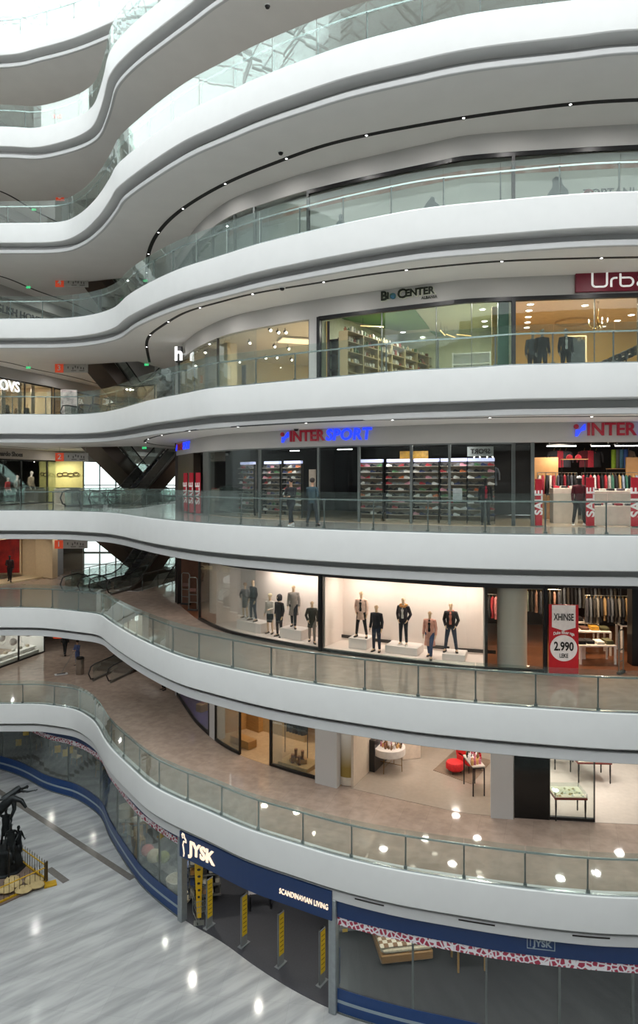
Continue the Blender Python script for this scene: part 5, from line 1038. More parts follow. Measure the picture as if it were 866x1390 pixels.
# ================================================================ escalators in the well, two per storey
rub = M('handrail_rubber', '0d0d0e', .4); stp = M('escalator_step', '2e2f31', .4, .5, noise=.2, scale=20); ssl = M('escalator_steel', '80807c', .3, .85); clad = M('bronze_cladding', '4a3c31', .35, .25, noise=.06, scale=1.5)
def arcpt(P, i): return P[i]
def make_escalator(k, up, lab):
    # profile in (t, z): lower landing, incline, upper landing. up=+1 rises away from the viewer, -1 rises towards the viewer
    t0, t1 = -1.6, 10.4; b0, b1 = .3, 9.2; H = LH
    def prof(off):
        return [(t0, off), (b0, off), (b0+.8, off+.35*H/8.9), (b1-.8, H+off-.35*H/8.9), (b1, H+off), (t1, H+off)]
    v0 = .05 if up > 0 else -1.95; wd = 1.0; mid = v0+.5+.45
    def W(tt, v, z):
        a = tt if up > 0 else (8.8-tt); q = lf(a, v); return Vector((q.x, q.y, FL(k)+z))
    base = W(t0, mid, 0); t = thing('escalator', lab, 'escalator', base)
    mb = MB(); n = 22    # steps
    for i in range(n):
        a = b0+(b1-b0)*i/n; a2 = b0+(b1-b0)*(i+1)/n; z = H*min(1, max(0, (i+.8)/n)); c = [W(a, mid-.5, 0), W(a2, mid-.5, 0), W(a2, mid+.5, 0), W(a, mid+.5, 0)]
        vs = [(p.x, p.y, FL(k)+z-.22) for p in c]+[(p.x, p.y, FL(k)+z) for p in c]; mb.add(vs, [(3, 2, 1, 0), (4, 5, 6, 7), (0, 1, 5, 4), (1, 2, 6, 5), (2, 3, 7, 6), (3, 0, 4, 7)])
    mb.build('steps', stp, t, world=True)
    for s in (-1, 1):
        v = mid+s*.62; mb = MB(); P = prof(.1); Q = prof(1.0)
        for i in range(len(P)-1):
            ring = []
            mb.loft([[W(P[i][0], v-.01, P[i][1]), W(P[i][0], v+.01, P[i][1]), W(Q[i][0], v+.01, Q[i][1]), W(Q[i][0], v-.01, Q[i][1])], [W(P[i+1][0], v-.01, P[i+1][1]), W(P[i+1][0], v+.01, P[i+1][1]), W(Q[i+1][0], v+.01, Q[i+1][1]), W(Q[i+1][0], v-.01, Q[i+1][1])]])
        mb.build('glass_side', gl_rail, t, world=True)
        pts = [(t0, .15)]+[(t0-.42*math.cos(a), .55+.42*math.sin(a)) for a in (-PI/3, 0, PI/3)]+[(t0+.2, .99)]+[(p[0], p[1]+.98-.98+.0) for p in prof(.99)[1:-1]]+[(t1-.2, H+.99)]+[(t1+.42*math.cos(a), H+.55+.42*math.sin(a)) for a in (PI/3, 0, -PI/3)]+[(t1, H+.15)]
        MB().tube([W(a, v, z) for a, z in pts], .04, 7).build('handrail', rub, t, world=True, smooth=True)
        P = prof(.12); P0 = prof(-.02); mb = MB()
        for i in range(len(P)-1): mb.loft([[W(P0[j][0], v-.06, P0[j][1]), W(P0[j][0], v+.06, P0[j][1]), W(P[j][0], v+.06, P[j][1]), W(P[j][0], v-.06, P[j][1])] for j in (i, i+1)])
        mb.build('skirt_trim', ssl, t, world=True)
    mb = MB(); vs = [mid-.74, mid+.74]   # truss cladding below
    P = [(b0-.1, -.02), (b0+1.2, .45), (b1-.8, H-.55), (b1+.6, H-.1), (b1+.6, H-1.3), (b1-.2, H-1.35), (b0+2.2, 0.02)]
    A = [W(a, vs[0], z) for a, z in P]; B = [W(a, vs[1], z) for a, z in P]; m = len(P); mb.add(A+B, [tuple(range(m-1, -1, -1)), tuple(range(m, 2*m))]+[(i, (i+1) % m, m+(i+1) % m, m+i) for i in range(m)])
    mb.build('cladding', clad, t, world=True); return t
pos = ['off the lowest balcony', 'from the second balcony', 'from the eye level balcony', 'from the fourth balcony', 'from the fifth balcony', 'from the sixth balcony']
for k in range(0, 6):
    make_escalator(k, 1, 'escalator rising away on the right of the well '+pos[k]); make_escalator(k, -1, 'brown clad escalator rising towards us, left in the well, '+pos[k])
# steel barriers around the well
for k in (1, 2, 3, 4, 5):
    F = FL(k)
    for nm, v in (('left', -2.5), ('right', 2.65)):
        a, b = lf(.2, v), lf(9.2, v); d = (b-a); t = thing('well_barrier', 'steel railed glass barrier %s of the escalator well, %s' % (nm, names[k]), 'barrier', (a.x, a.y, F), math.atan2(d.y, d.x), 'barriers of the escalator well'); Ln = d.length
        MB().tube([(0, 0, 1.05), (Ln, 0, 1.05)], .025, 7).build('top_rail', steel, t); MB().box((Ln/2, 0, .5), (Ln, .012, .9)).build('glass_sheet', gl_rail, t)
        for i in range(6): MB().box((Ln*i/5, .03, .52), (.05, .03, 1.04)).build('post', greym, t)
# storey number boards hanging from the ceiling
orange = M('orange_board', 'e0502c', .5, emit=.25); brdm = M('direction_board', 'a9a6a0', .5)
for k, x, y, w in ((6, 78, 155, 0), (5, 81.5, 267, 0), (4, 81, 384, 1), (3, 80.5, 500, 1), (2, 81, 620.5, 1), (1, 80, 739, 1), (0, 78, 861, 0)):
    z = {6: 6.0}.get(k, 0); Y = 41.5; X = (x-CX)*Y/FPX; Z = EZ-(y-CY)*Y/FPX; t = thing('storey_number_board', 'hanging orange storey number board %s above the %s' % ('with a grey direction panel' if w else 'on its own', names[k]), 'sign', (X, Y, Z), .04)
    MB().box((0, 0, 0), (.52, .06, .52)).build('number_panel', orange, t); mb = text_mb(str(k), .46, .02, .006); mb.v = [(p[0], -.045-p[2], p[1]+.01) for p in mb.v]; mb.build('number', wt, t)
    top = FL(k+1)-1.5-Z
    mb = MB(); mb.tube([(0, 0, .26), (0, 0, top)], .012, 5)
    if w:
        MB().box((1.02, 0, 0), (1.5, .06, .52)).build('direction_panel', brdm, t); mb.tube([(1.6, 0, .26), (1.6, 0, top)], .012, 5); m2 = MB()
        for i, (xx, zz) in enumerate(((.55, .05), (.85, .0), (1.0, .1), (1.15, .05), (1.35, .02), (1.5, .0))): m2.box((xx, -.035, zz), (.07, .01, .14)); m2.prism([(xx-.07, zz), (xx+.07, zz), (xx, zz+.12)], -.004, .004) if False else None
        for xx in (.9, 1.4): m2.box((xx, -.035, -.14), (.32, .01, .05))
        m2.build('pictograms', M('picto_dark', '5a5853', .5), t)
    mb.build('hanging_rods', steel, t)
# ================================================================ left concourse fronts
def lsign(body, y, k, h, size, m, lab, emit=False, o=.16, bold=.01, cat='sign'):
    a = LW(y, o); ang = math.atan2(.955, .296); t = thing('shop_sign', lab, cat, (a.x, a.y, FL(k)+h), ang); mb = text_mb(body, size, .05, bold); mb.v = [(p[0], -.0-p[2], p[1]) for p in mb.v]; mb.build('letters', m, t); return t
lw = M('left_front_wall', 'b4aca4', .6, noise=.02)
for k in range(0, 7):
    F = FL(k); mb = MB(); lwall(mb, 36, 61.8, F+3.0, F+3.7, .3); struct(mb.build('wall_left_bulkhead', {2: lw, 1: creamw}.get(k, bulk)))
def lshop(k, y0, y1, wm, cm, depth=6, glassy=True, fr=blackm, e=60, col=(1, .86, .7), side=True):
    F = FL(k); a, b = LW(y0), LW(y1); d = (b-a).normalized(); n = Vector((-d.y, d.x)); ang = math.atan2(d.y, d.x); L = (b-a).length
    c = (a+b)/2+n*depth; struct(MB().box((c.x, c.y, F+1.5), (L, .1, 3.0), ang).build('wall_shop_back', wm))
    c = (a+b)/2+n*depth/2; struct(MB().box((c.x, c.y, F+3.02), (L, depth, .05), ang).build('ceiling', cm))
    for q, on in ((a, side), (b, True)):
        if on: c = q+n*depth/2; struct(MB().box((c.x, c.y, F+1.5), (.1, depth, 3.0), ang).build('wall_shop_side', wm))
    if glassy:
        NW[0] += 1; w = bpy.data.objects.new('window_%d' % NW[0], None); COL.objects.link(w); w.location = (a.x, a.y, F); w.rotation_euler = (0, 0, ang); struct(w)
        MB().box((L/2, 0, 1.5), (L, .02, 2.95)).build('pane', gl_shop, w); mb = MB(); mb.box((L/2, 0, .04), (L, .08, .08)); mb.box((L/2, 0, 2.96), (L, .08, .08)); [mb.box((L*i/max(1, int(L/2.2)), 0, 1.5), (.07, .08, 3)) for i in range(int(L/2.2)+1)]; mb.build('frame', fr, w)
    for i in range(max(1, int(L/3))):
        q = a+d*(L*(i+.5)/max(1, int(L/3)))+n*1.2; clamp_light(q.x, q.y, F+2.9, e, col)
    return a, d, n, ang
def LP(k, y, off, h=0.):           # point beside the left front: off>0 into the shop
    a = LW(y); d = Vector((.31, 1)).normalized(); n = Vector((-d.y, d.x)); q = a+n*off; return Vector((q.x, q.y, FL(k)+h))
LA = math.atan2(1, .31)
# k=3: fashion shop OVS
lshop(3, 37, 47, M('ovs_wall', 'e8d2b0', .6), creamc, 6, e=130); 
lsign('OVS', 43.0, 3, 2.5, .95, wsg, 'glowing white letters OVS over the lit shop window')
sm = M('pale_stripe_panel', 'd9c9b8', .5)
for i, y in enumerate((41.5, 42.3, 43.2, 44.6, 45.8)): p = LP(3, y, .5, 0); struct(MB().box((p.x, p.y, p.z+1.5), (.35, .06, 3.0), LA).build('wall_panel', sm))
for i, (y, c, h) in enumerate(((41.8, 'c02c34', 1.7), (42.8, '5a4a3c', 1.7), (43.9, '2a2a2e', 1.75), (44.8, 'a8896a', 1.6), (45.7, '1e1e22', 1.75))):
    figure('shop_mannequin', ['mannequin in red, leftmost in the OVS window', 'mannequin in brown beside the red one in the OVS window', 'mannequin in charcoal in the middle of the OVS window', 'mannequin in tan in the OVS window', 'mannequin in black, rightmost in the OVS window'][i], 'mannequin', LP(3, y, .9, .02), LA, h, 'stand', ('relaxed', 'relaxed'), skin='mannequin_tan', skincol='d8b894', top=c, bottom='26242a')
lshop(3, 47.3, 60, M('linen_wall', 'd9b98a', .6), creamc, 5, e=60); lsign('LINEA', 49.5, 3, 2.3, .5, M('sign_soft_white', 'e8e4dc', .5, emit=.3), 'pale letters on the shop front right of OVS')
t = thing('portrait_poster', 'tall bright poster of a person in black and pink on the left concourse', 'poster', (-19.1+.35+.8, 47.6, FL(3)), .3); MB().box((0, 0, 1.6), (1.1, .08, 2.6)).build('light_case', ringm, t); MB().box((0, -.045, 1.6), (1.0, .01, 2.5)).build('printed_sheet', M('portrait_print', 'e8dcd8', .5, col2='3a3436', scale=1.6, emit=.25), t)
# far shops seen behind the escalators
MACM = M('far_shop_warm', 'c79b62', .6, noise=.2, scale=2)
def farshop(k, x0, x1, Y, name, glow, wm, lab):
    X0, X1 = (x0-CX)*Y/FPX, (x1-CX)*Y/FPX; F = FL(k); struct(MB().box(((X0+X1)/2, Y+3, F+1.8), (X1-X0, .1, 3.6)).build('wall_shop_back', wm))
    for s in (X0, X1): struct(MB().box((s, Y+1.5, F+1.8), (.12, 3, 3.6)).build('wall_shop_side', wm))
    clamp_light((X0+X1)/2, Y+1.2, F+3.3, 90, (1, .8, .5))
    if name: t = thing('shop_sign', lab, 'sign', ((X0+X1)/2, Y-.05, F+3.0)); mb = text_mb(name, .75, .05, .02); mb.v = [(p[0], -p[2], p[1]) for p in mb.v]; mb.build('letters', wsg, t)
farshop(3, 160, 208, 55, 'MAC', 1, MACM, 'small white letters MAC over the warm shop behind the escalators')
for i in range(3):
    X = (168+i*15-CX)*56.8/FPX; t = thing('make_up_stand', 'lit make up stand in the warm shop behind the escalators, '+['left', 'middle', 'right'][i]+' of three', 'shelf', (X, 56.8, FL(3))); MB().bbox((0, 0, .5), (.7, .5, 1.0), .01).build('base', blackm, t); MB().box((0, .2, 1.4), (.7, .05, .9)).build('back_panel', MACM, t)
    for j in range(3): MB().box((0, 0, 1.1+j*.3), (.66, .3, .02)).build('lit_shelf', M('warm_shelf_glow', 'ffd9a0', .4, emit=1.2), t)
# k=2: black shop with lit mannequins, yellow shop
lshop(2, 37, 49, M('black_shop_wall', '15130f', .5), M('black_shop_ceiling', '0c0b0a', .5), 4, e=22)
lsign('Leonardo Shoes', 42.8, 2, 3.3, .42, M('sign_taupe', '4c4844', .5), 'small dark letters on the pale bulkhead of the black shop')
for i, (y, c, h, hh) in enumerate(((42.4, 'd8d0c8', 1.6, .25), (43.9, 'c02c34', 1.75, .1), (44.7, '8a8078', 1.75, .25), (46.0, 'b8a894', 1.8, .5))):
    figure('shop_mannequin', ['pale seated height mannequin at the left of the black shop', 'mannequin in a red jacket in the black shop', 'mannequin in grey beside the red jacket', 'mannequin in beige standing highest in the black shop'][i], 'mannequin', LP(2, y, .8, .02), LA+.2, h+hh, 'stand', ('relaxed', 'relaxed'), skin='mannequin_white', skincol='e8e0d8', top=c, bottom='1a1a1e')
for i in range(5): display_unit('low white shelf of shoes in the black shop, %s' % ['leftmost', 'second', 'third', 'fourth', 'rightmost'][i], LP(2, 40.6+i*.75, 2.2), LA, .7, .4, .9+.3*(i % 2), 2, ('c8c4c0', 'b0303a'), 'white shoe shelves in the black shop')
for y in (42, 43.2, 44.4, 45.6): clamp_light(*LP(2, y, .5, 2.9), 16, (1, .9, .8))
ysh = M('yellow_shop_wall', 'd8cf86', .6, noise=.03)
X0 = (67-CX)*47.5/FPX; X1 = (113-CX)*47.5/FPX; struct(MB().bbox(((X0+X1)/2, 47.5, FL(2)+1.5), (X1-X0, .15, 3.0), .02).build('wall_yellow', ysh)); clamp_light((X0+X1)/2, 46.3, FL(2)+2.9, 60, (1, .95, .8))
t = thing('wall_emblem', 'dark looping emblem on the yellow wall', 'emblem', ((92-CX)*47.4/FPX, 47.35, FL(2)+2.0)); mb = MB()
for i in range(4): mb.tube([(-.55+i*.38+.2*math.cos(a*PI/8), 0, .12*math.sin(a*PI/8)+.05*(i % 2)) for a in range(17)], .03, 6)
mb.build('loops', M('emblem_brown', '5a4a2a', .5), t)
display_unit('dark planter counter in front of the yellow wall', ((92-CX)*46.6/FPX, 46.6, FL(2)), 0, 1.7, .6, 1.0, 4, ('4a4a2a', '2a2a1c'))
# k=1: cream wall with a red poster and a mannequin
mb = MB(); lwall(mb, 33, 38.5, FL(1), FL(1)+3.0, .2); struct(mb.build('wall_left_front', creamw)); 
a, b = on_floor(1, -20, 798), on_floor(1, 56, 785); d = (b-a).to_2d(); ang = math.atan2(d.y, d.x); m = (a+b)/2
t = thing('red_window_poster', 'large red printed poster in the cream framed window at the left edge', 'poster', ((8-CX)*46.2/FPX, 46.2, FL(1)), .12); 
MB().box((-.1, 0, 1.6), (2.0, .06, 2.5)).build('printed_sheet', M('red_print', 'b8241c', .5, col2='7a1010', scale=1.3), t); MB().box((-.1, .06, 1.6), (2.2, .05, 2.7)).build('backing', creamw, t)
struct(MB().box((-21.6, 46.75, FL(1)+1.9), (5.4, .15, 3.8), .12).build('wall_display_back', creamw)); struct(MB().box((m.x-.5, m.y+.8, FL(1)+.05), (5.6, 1.6, .1), ang).build('floor', M('cream_step', 'e0cda8', .5)))
q = on_floor(1, 55, 785); struct(MB().bbox((q.x+.3, q.y+.3, FL(1)+1.86), (.5, 1.6, 3.7), .02, ang).build('wall_pillar', creamw)); q = on_floor(1, 66, 783); struct(MB().bbox((q.x+.1, q.y+.6, FL(1)+1.86), (.8, 1.6, 3.7), .02).build('wall_pillar', M('grey_pillar', '8e8c8c', .6)))
for y in (42.5, 44): clamp_light((17-CX)*y/FPX, y+.3, FL(1)+3.2, 24, (1, .92, .8))
q = on_floor(1, 17, 788, .1); figure('shop_mannequin', 'dark mannequin in black in front of the red poster', 'mannequin', (q.x, q.y-.4, FL(1)+.1), .3, 1.8, 'stride', ('front', 'relaxed'), skin='mannequin_black', skincol='141416', top='2a1214', bottom='16141a')
# k=0: white jewellery window on the left
wbr = M('white_window_wall', 'f0eeea', .5, emit=.0)
lshop(0, 37, 46.3, wbr, M('white_shop_ceiling', 'f2f0ec', .5), 5, fr=blackm, e=90, col=(1, .97, .92))
t = thing('window_bench', 'long white display bench stepped with shelves in the white window', 'display bench', LP(0, 42, .55), LA); MB().bbox((0, 0, .5), (8.2, .5, .1), .01).build('upper_shelf', wbr, t); MB().bbox((0, -.1, .15), (8.2, .8, .3), .01).build('plinth', wbr, t)
for i in range(9): MB().box((-4+i, 0, .38), (.05, .45, .25)).build('divider', wbr, t)
for i in range(12): o = MB().bbox((0, 0, .08), (.22, .2, .16), .02).build('gift_box', M('gift_%d' % (i % 3), ['d8d4cc', '8a8478', 'b8a890'][i % 3], .4)); o.location = LP(0, 38.4+i*.64, .62, .56); o.rotation_euler = (0, 0, LA); tag(o, 'small pale box standing on the white window bench', 'box', 'pale boxes on the white window bench')
for i, (x, y) in enumerate(((2, 866), (18, 871), (38, 859), (-14, 868))):
    Y = 42.6+i*.3; t = thing('glass_bauble', 'large clear glass ball hanging in the white window, '+['second from the left', 'lowest of the row', 'rightmost', 'leftmost'][i], 'ornament', ((x-CX)*Y/FPX, Y, EZ-(y-CY)*Y/FPX)); MB().ell((0, 0, 0), (.24, .24, .24), 16, 10).build('ball', M('pearl_ball', 'e8e8e4', .15, spec=.8), t, smooth=True); MB().tube([(0, 0, .22), (0, 0, FL(0)+3.0-t.location.z)], .008, 5).build('cord', steel, t)
for i in range(5): p = LP(0, 39+i*1.5, 4.0, 2.1); o = MB().box((0, 0, 0), (1.2, .05, .9)).build('glowing_wall_panel', M('white_panel_glow', 'ffffff', .4, emit=2.0)); o.location = p; o.rotation_euler = (0, 0, LA); tag(o, 'bright white wall light panel in the white shop', 'light panel', 'bright panels in the white shop')  # flat glowing panels added towards the rear of the white shop
# people on the lowest balcony floor
P0 = lambda x, y: on_floor(0, x, y)
figure('person', 'person in black striding away near the storey board on the lowest balcony', 'person', P0(88, 889), PI+.2, 1.75, 'walk', ('relaxed', 'relaxed'), skin='skin_light', skincol='b08a70', top='1a1a1e', bottom='15161a', hair='1a1512')
w_ = P0(105, 903); figure('person', 'cleaner in a blue tunic holding a mop beside the steel bin', 'person', w_, -.4, 1.66, 'stand', ('front', 'front'), skin='skin_light', skincol='b08a70', top='4a5a86', bottom='3f4c74', hair='241a14', coat=.2)
me_ = P0(83, 916); t = thing('floor_mop', 'wide flat mop with a long handle held by the cleaner in blue', 'mop', me_); dv = (w_-me_); MB().box((0, 0, .04), (.75, .3, .05), .5).build('mop_head', M('mop_white', 'c8c8c8', .8), t); MB().box((0, 0, .075), (.5, .12, .03), .5).build('head_clamp', blackm, t); MB().tube([(0, 0, .08), (dv.x*.92, dv.y*.92-.3, 1.05)], .014, 6).build('handle', steel, t)
q = P0(108.5, 915); t = thing('litter_bin', 'tall steel cylinder litter bin beside the cleaner', 'bin', q); MB().lathe([(.24, 0), (.25, .02), (.25, .95), (.23, .97)], n=22).build('body', M('bin_steel', '9a948c', .25, .9), t, smooth=True); MB().lathe([(.26, .95), (.27, .99), (.2, 1.06), (.12, 1.07)], n=22).build('lid', blackm, t, smooth=True)
figure('person', 'person in black trousers beside the purple shop window, legs showing', 'person', P0(222, 936), -.8, 1.75, 'stand', ('relaxed', 'relaxed'), skin='skin_light', skincol='b08a70', top='22222a', bottom='121216', hair='1a1512')
# k=4: hoarding on the left with lettering, k=5 lights
struct(MB().box(tuple(LP(4, 48, .35, 1.5)), (23, .08, 3.0), LA).build('wall_hoarding', hoard)); lsign('ENGLISH HOME', 43.6, 4, 2.2, .72, M('sign_dark_grey', '4a4c4e', .5), 'dark letters ENGLISH HOME on the pale left front of the fifth balcony', o=-.0)
for k in (5, 6): struct(MB().box(tuple(LP(k, 48, .35, 1.5)), (23, .08, 3.0), LA).build('wall_hoarding', hoard))
exg = M('exit_green', '2fae6a', .4, emit=1.5)
for i, (x, y, k) in enumerate(((38.5, 390, 4), (197, 381, 4), (38.5, 499, 3), (199, 495, 3), (196, 608, 2), (46, 284.5, 5), (458, 192, 5), (388, 34, 6), (451, 577, 2))):
    h = 3.42; Y = FPX*(FL(k)+h-EZ)/(CY-y) if abs(CY-y) > 60 else 30
    if k == 3 and y > 450 or k == 2: Y = {195: 40}.get(x, 41 if x < 250 else 27)
    if Y > 48 or Y < 15: Y = 42 if x < 250 else 25
    Z = EZ+(CY-y)*Y/FPX; t = thing('exit_sign', 'green exit sign, '+['left side under the fifth balcony ceiling', 'by the fifth balcony handrail bend', 'left side beside OVS', 'near the end of the curved light slot', 'beside the escalators at eye level', 'left side under the sixth ceiling', 'on the long curved slot above the grey hoarding', 'high up under the top soffit', 'above the blue lettering'][i], 'exit sign', ((x-CX)*Y/FPX, Y, Z))
    MB().box((0, 0, 0), (.26, .04, .13)).build('lit_face', exg, t); mb = MB(); mb.ell((.0, -.022, .045), (.02, .004, .02), 8, 4); mb.box((0, -.024, 0), (.03, .006, .07), 0, 0, .3); mb.box((.05, -.024, -.04), (.06, .006, .02)); mb.build('pictogram', wt, t)
    c = FL(k+1)-1.5-Z
    if c > .1: MB().tube([(0, 0, .085), (0, 0, c)], .008, 5).build('rod', steel, t)
# ================================================================ ground storey: homeware shop under the lowest balcony
navy = M('navy_band', '12305e', .35, noise=.03); navyd = M('navy_sticker', '143a6e', .3, noise=.03); gstr = M('grey_stripe', '8d9aa2', .4, noise=.03)
jfl = M('shop_dark_carpet', '33343a', .6, noise=.1, scale=20); jw = M('shop_dim_wall', '5a5a58', .7, noise=.08)
z0 = 0.; js = JC.s_of
mb = MB().prism([(p.x, p.y) for p in JC.line(.05)]+[(17.6, 44), (-31, 58)], .0, .015); struct(mb.build('floor', jfl))
mb = MB(); JC.band(mb, 9.5, 9.7, 0, 3.7, 0, js(255), 1.2); struct(mb.build('wall_shop_back', jw)); mb = MB(); JC.band(mb, 12, 12.2, 0, 3.7, js(255), js(1250), 1.2); struct(mb.build('wall_shop_back', M('shop_dark_wall', '3c3a38', .7)))
# patterned strip: red lattice on white
pat = M('red_lattice_strip', 'd8d4d8', .5); N = pat.node_tree.nodes; L = pat.node_tree.links; vo = N.new('ShaderNodeTexVoronoi'); vo.feature = 'DISTANCE_TO_EDGE'; vo.inputs['Scale'].default_value = 6.5; tc = N.new('ShaderNodeTexCoord'); r = N.new('ShaderNodeValToRGB'); L.new(tc.outputs['Object'], vo.inputs[0]); L.new(vo.outputs[0], r.inputs[0])
r.color_ramp.elements[0].color = srgb('e0dcde'); r.color_ramp.elements[1].color = srgb('9e2a44'); r.color_ramp.elements[0].position = .10; r.color_ramp.elements[1].position = .16; L.new(r.outputs[0], N['Principled BSDF'].inputs['Base Color'])
def jfront(a, b, lab, mull=()):
    NW[0] += 1; w = bpy.data.objects.new('window_%d' % NW[0], None); COL.objects.link(w); w.location = JC.pt((a+b)/2, 0, 0); struct(w, lab); cuts = [a]+list(mull)+[b]
    for i in range(len(cuts)-1): mb = MB(); JC.band(mb, .02, .035, .05, 3.4, cuts[i]+.01, cuts[i+1]-.01, .5); mb.build('pane', gl_shop, w, world=True)
    mb = MB(); JC.band(mb, -.03, .08, 3.13, 3.72, a, b, .4); mb.build('navy_header', navy, w, world=True)
    mb = MB(); JC.band(mb, .0, .012, 2.86, 3.13, a, b, .4); mb.build('lattice_strip', pat, w, world=True)
    mb = MB(); JC.band(mb, -.0, .015, .05, .34, a, b, .4); JC.band(mb, -.0, .015, .44, .8, a, b, .4); mb.build('navy_sticker_band', navyd, w, world=True)
    mb = MB(); JC.band(mb, -.004, .014, .34, .44, a, b, .4); mb.build('grey_stripe', gstr, w, world=True)
    mb = MB(); JC.band(mb, -.03, .06, 0, .05, a, b, .4)
    for c in cuts: p, t, n = JC.at(c); q = JC.pt(c, .06, 0); mb.box((q.x, q.y, 1.65), (.06, .08, 3.3), math.atan2(t.y, t.x))
    mb.build('frame', greym, w, world=True); return w
jfront(0, js(245), 'homeware shop window with navy bands left of the entrance', [js(x) for x in (-60, 3, 41, 92, 135, 158, 186, 215)])
jfront(js(455), JC.L, 'homeware shop window with navy header right of the entrance', [js(x) for x in (560, 660, 760, 860, 1000)])
for x in (247.5, 453): p = JC.pt(js(x), .0, 0); t = JC.at(js(x))[1]; struct(MB().bbox((p.x, p.y, 1.85), (.26, .3, 3.7), .02, math.atan2(t.y, t.x)).build('wall_post', M('post_aluminium', '9aa0a2', .35, .6)))
# long navy sign board on the lip above the entrance, with cream letters
E0 = EC[0]; a, b = E0.s_of(242), E0.s_of(449); t = thing('homeware_shop_sign', 'long curved navy sign board with cream shop letters over the dark entrance', 'sign', E0.pt((a+b)/2, .2, 3.0))
mb = MB(); E0.band(mb, .06, .4, 3.05, 3.99, a, b, .3); mb.build('sign_board', navy, t, world=True)
cream_l = M('sign_cream_glow', 'fbe3c8', .4, emit=.75)
mb = text_mb('JYSK', .66, .06, .02, 'LEFT', 1.0); mb.v = [(p[0]*.98, p[1], p[2]) for p in mb.v]; E0.wrap(mb, E0.s_of(256), .05, 3.54); mb.build('shop_letters', cream_l, t, world=True)
mb = text_mb('SCANDINAVIAN LIVING', .25, .04, .0, 'LEFT', 1.04); mb.v = [(p[0]*.67, p[1], p[2]) for p in mb.v]; E0.wrap(mb, E0.s_of(378), .05, 3.45); mb.build('slogan_letters', cream_l, t, world=True)
mb = MB(); P = [(.02, .36), (.06, .42), (.14, .4), (.16, .3), (.24, .22), (.26, .14), (.12, .14), (.08, .0), (.12, -.16), (.14, -.3), (.12, -.42)]; mb.tube([(x, y, 0) for x, y in P], .028, 6); mb.tube([(.06, .4, 0), (.04, .3, 0), (.08, .24, 0)], .02, 6); E0.wrap(mb, E0.s_of(245), .05, 3.54); mb.build('goose_outline', cream_l, t, world=True)
t = thing('small_shop_sign', 'small framed pale logo on the navy header at the lower right', 'sign', JC.pt(js(733), -.04, 3.5)); mb = text_mb('JYSK', .26, .02, .008); JC.wrap(mb, js(736), -.035, 3.5); mb.build('letters', gstr, t, world=True); mb = MB(); [mb.box((x, y, 0), (w, h, .02)) for x, y, w, h in ((0, .16, .78, .02), (0, -.16, .78, .02), (.39, 0, .02, .34), (-.39, 0, .02, .34), (-.3, 0, .02, .2))]; JC.wrap(mb, js(734), -.035, 3.5); mb.build('frame_lines', gstr, t, world=True)
for i, (x0, x1) in enumerate(((480, 520), (622, 672), (778, 830))):
    mb = MB(); E0.band(mb, .105, .125, 3.93, 3.97, E0.s_of(x0), E0.s_of(x1), .3); o = mb.build('air_slot', M('vent_dark', '2a2624')); tag(o, 'dark air slot under the lowest balcony, '+['left', 'middle', 'right'][i]+' of three', 'vent')
G = lambda x, y, h=0.: on_floor(-1, x, y, h)
yl = M('tag_yellow', 'e0b41c', .5, noise=.05)
for i, (x, y, d) in enumerate(((78, 1017, 40), (89, 1022, 39.5), (95, 1018, 40), (35, 994, 42), (25, 1008, 42.5))):
    t = thing('hanging_tag', 'yellow hanging offer tag inside the dark window, %s' % ['lowest of the middle three', 'largest of the middle three', 'right of the middle three', 'near the thin white mullion', 'far left'][i], 'tag', ((x-CX)*d/FPX, d, EZ-(y-CY)*d/FPX)); MB().bbox((0, 0, 0), (.34, .02, .42), .01, .3).build('card', yl, t); MB().tube([(0, 0, .2), (0, 0, 3.7-t.location.z)], .006, 5).build('string', steel, t)
figs = 0
def lampshade(lab, loc, r, h, col, stand=1.0):
    t = thing('table_lamp', lab, 'lamp', loc); MB().lathe([(r*.85, stand+h), (r*.88, stand+h), (r, stand), (r*.97, stand)], n=22).build('lamp_shade', M('shade_'+col, col, .7), t, smooth=True); MB().lathe([(r*.5, 0), (r*.5, .03), (.03, .06), (.03, stand+h*.7)], n=14).build('stand', steel, t, smooth=True); return t
lampshade('large beige drum lamp shade near the bend of the window', G(158, 1145)+Vector((.2, .8, 0)), .42, .42, 'b8b09c', .95)
t = thing('fluffy_rug', 'long fluffy white rug laid over a display bench by the window', 'rug', G(170, 1140)+Vector((.3, .7, 0)), .1); mb = MB(); R = []
for i in range(15): x = -.8+1.6*i/14; w = .24*math.sin(PI*(i+.7)/15.4)**.4*(1+.12*math.sin(i*2.3)); R.append([(x, w*math.cos(a*PI/5), .62+.09*math.sin(a*PI/5)*(1+.3*math.sin(i*1.7+a))) for a in range(10)])
mb.loft(R); mb.build('fleece', cloth('fleece_white', 'e4dfcf', scale=30), t, smooth=True); mb = MB(); mb.box((0, 0, .5), (1.3, .4, .06)); [mb.box((sx*.55, sy*.15, .24), (.05, .05, .48)) for sx in (-1, 1) for sy in (-1, 1)]; mb.build('bench', wood, t)
def chair(lab, loc, rz, col, sc=1.):
    t = thing('dining_chair', lab, 'chair', loc, rz, 'chairs in the homeware window'); t.scale = (sc,)*3; m = M('chair_'+col, col, .6); MB().bbox((0, 0, .45), (.46, .46, .06), .02).build('seat', m, t); MB().bbox((0, .22, .72), (.44, .04, .46), .02).build('backrest', m, t)
    for sx in (-1, 1):
        for sy in (-1, 1): MB().tube([(sx*.19, sy*.19, .43), (sx*.22, sy*.22, 0)], [.02, .014], 6).build('leg', wood, t)
    return t
chair('oak chair just below the fluffy rug', G(166, 1168)+Vector((.5, 1.0, 0)), .5, 'a88a5c'); chair('cream chair left of the wooden board', G(158, 1160)+Vector((.5, 1.0, 0)), 2.4, 'c8bea6')
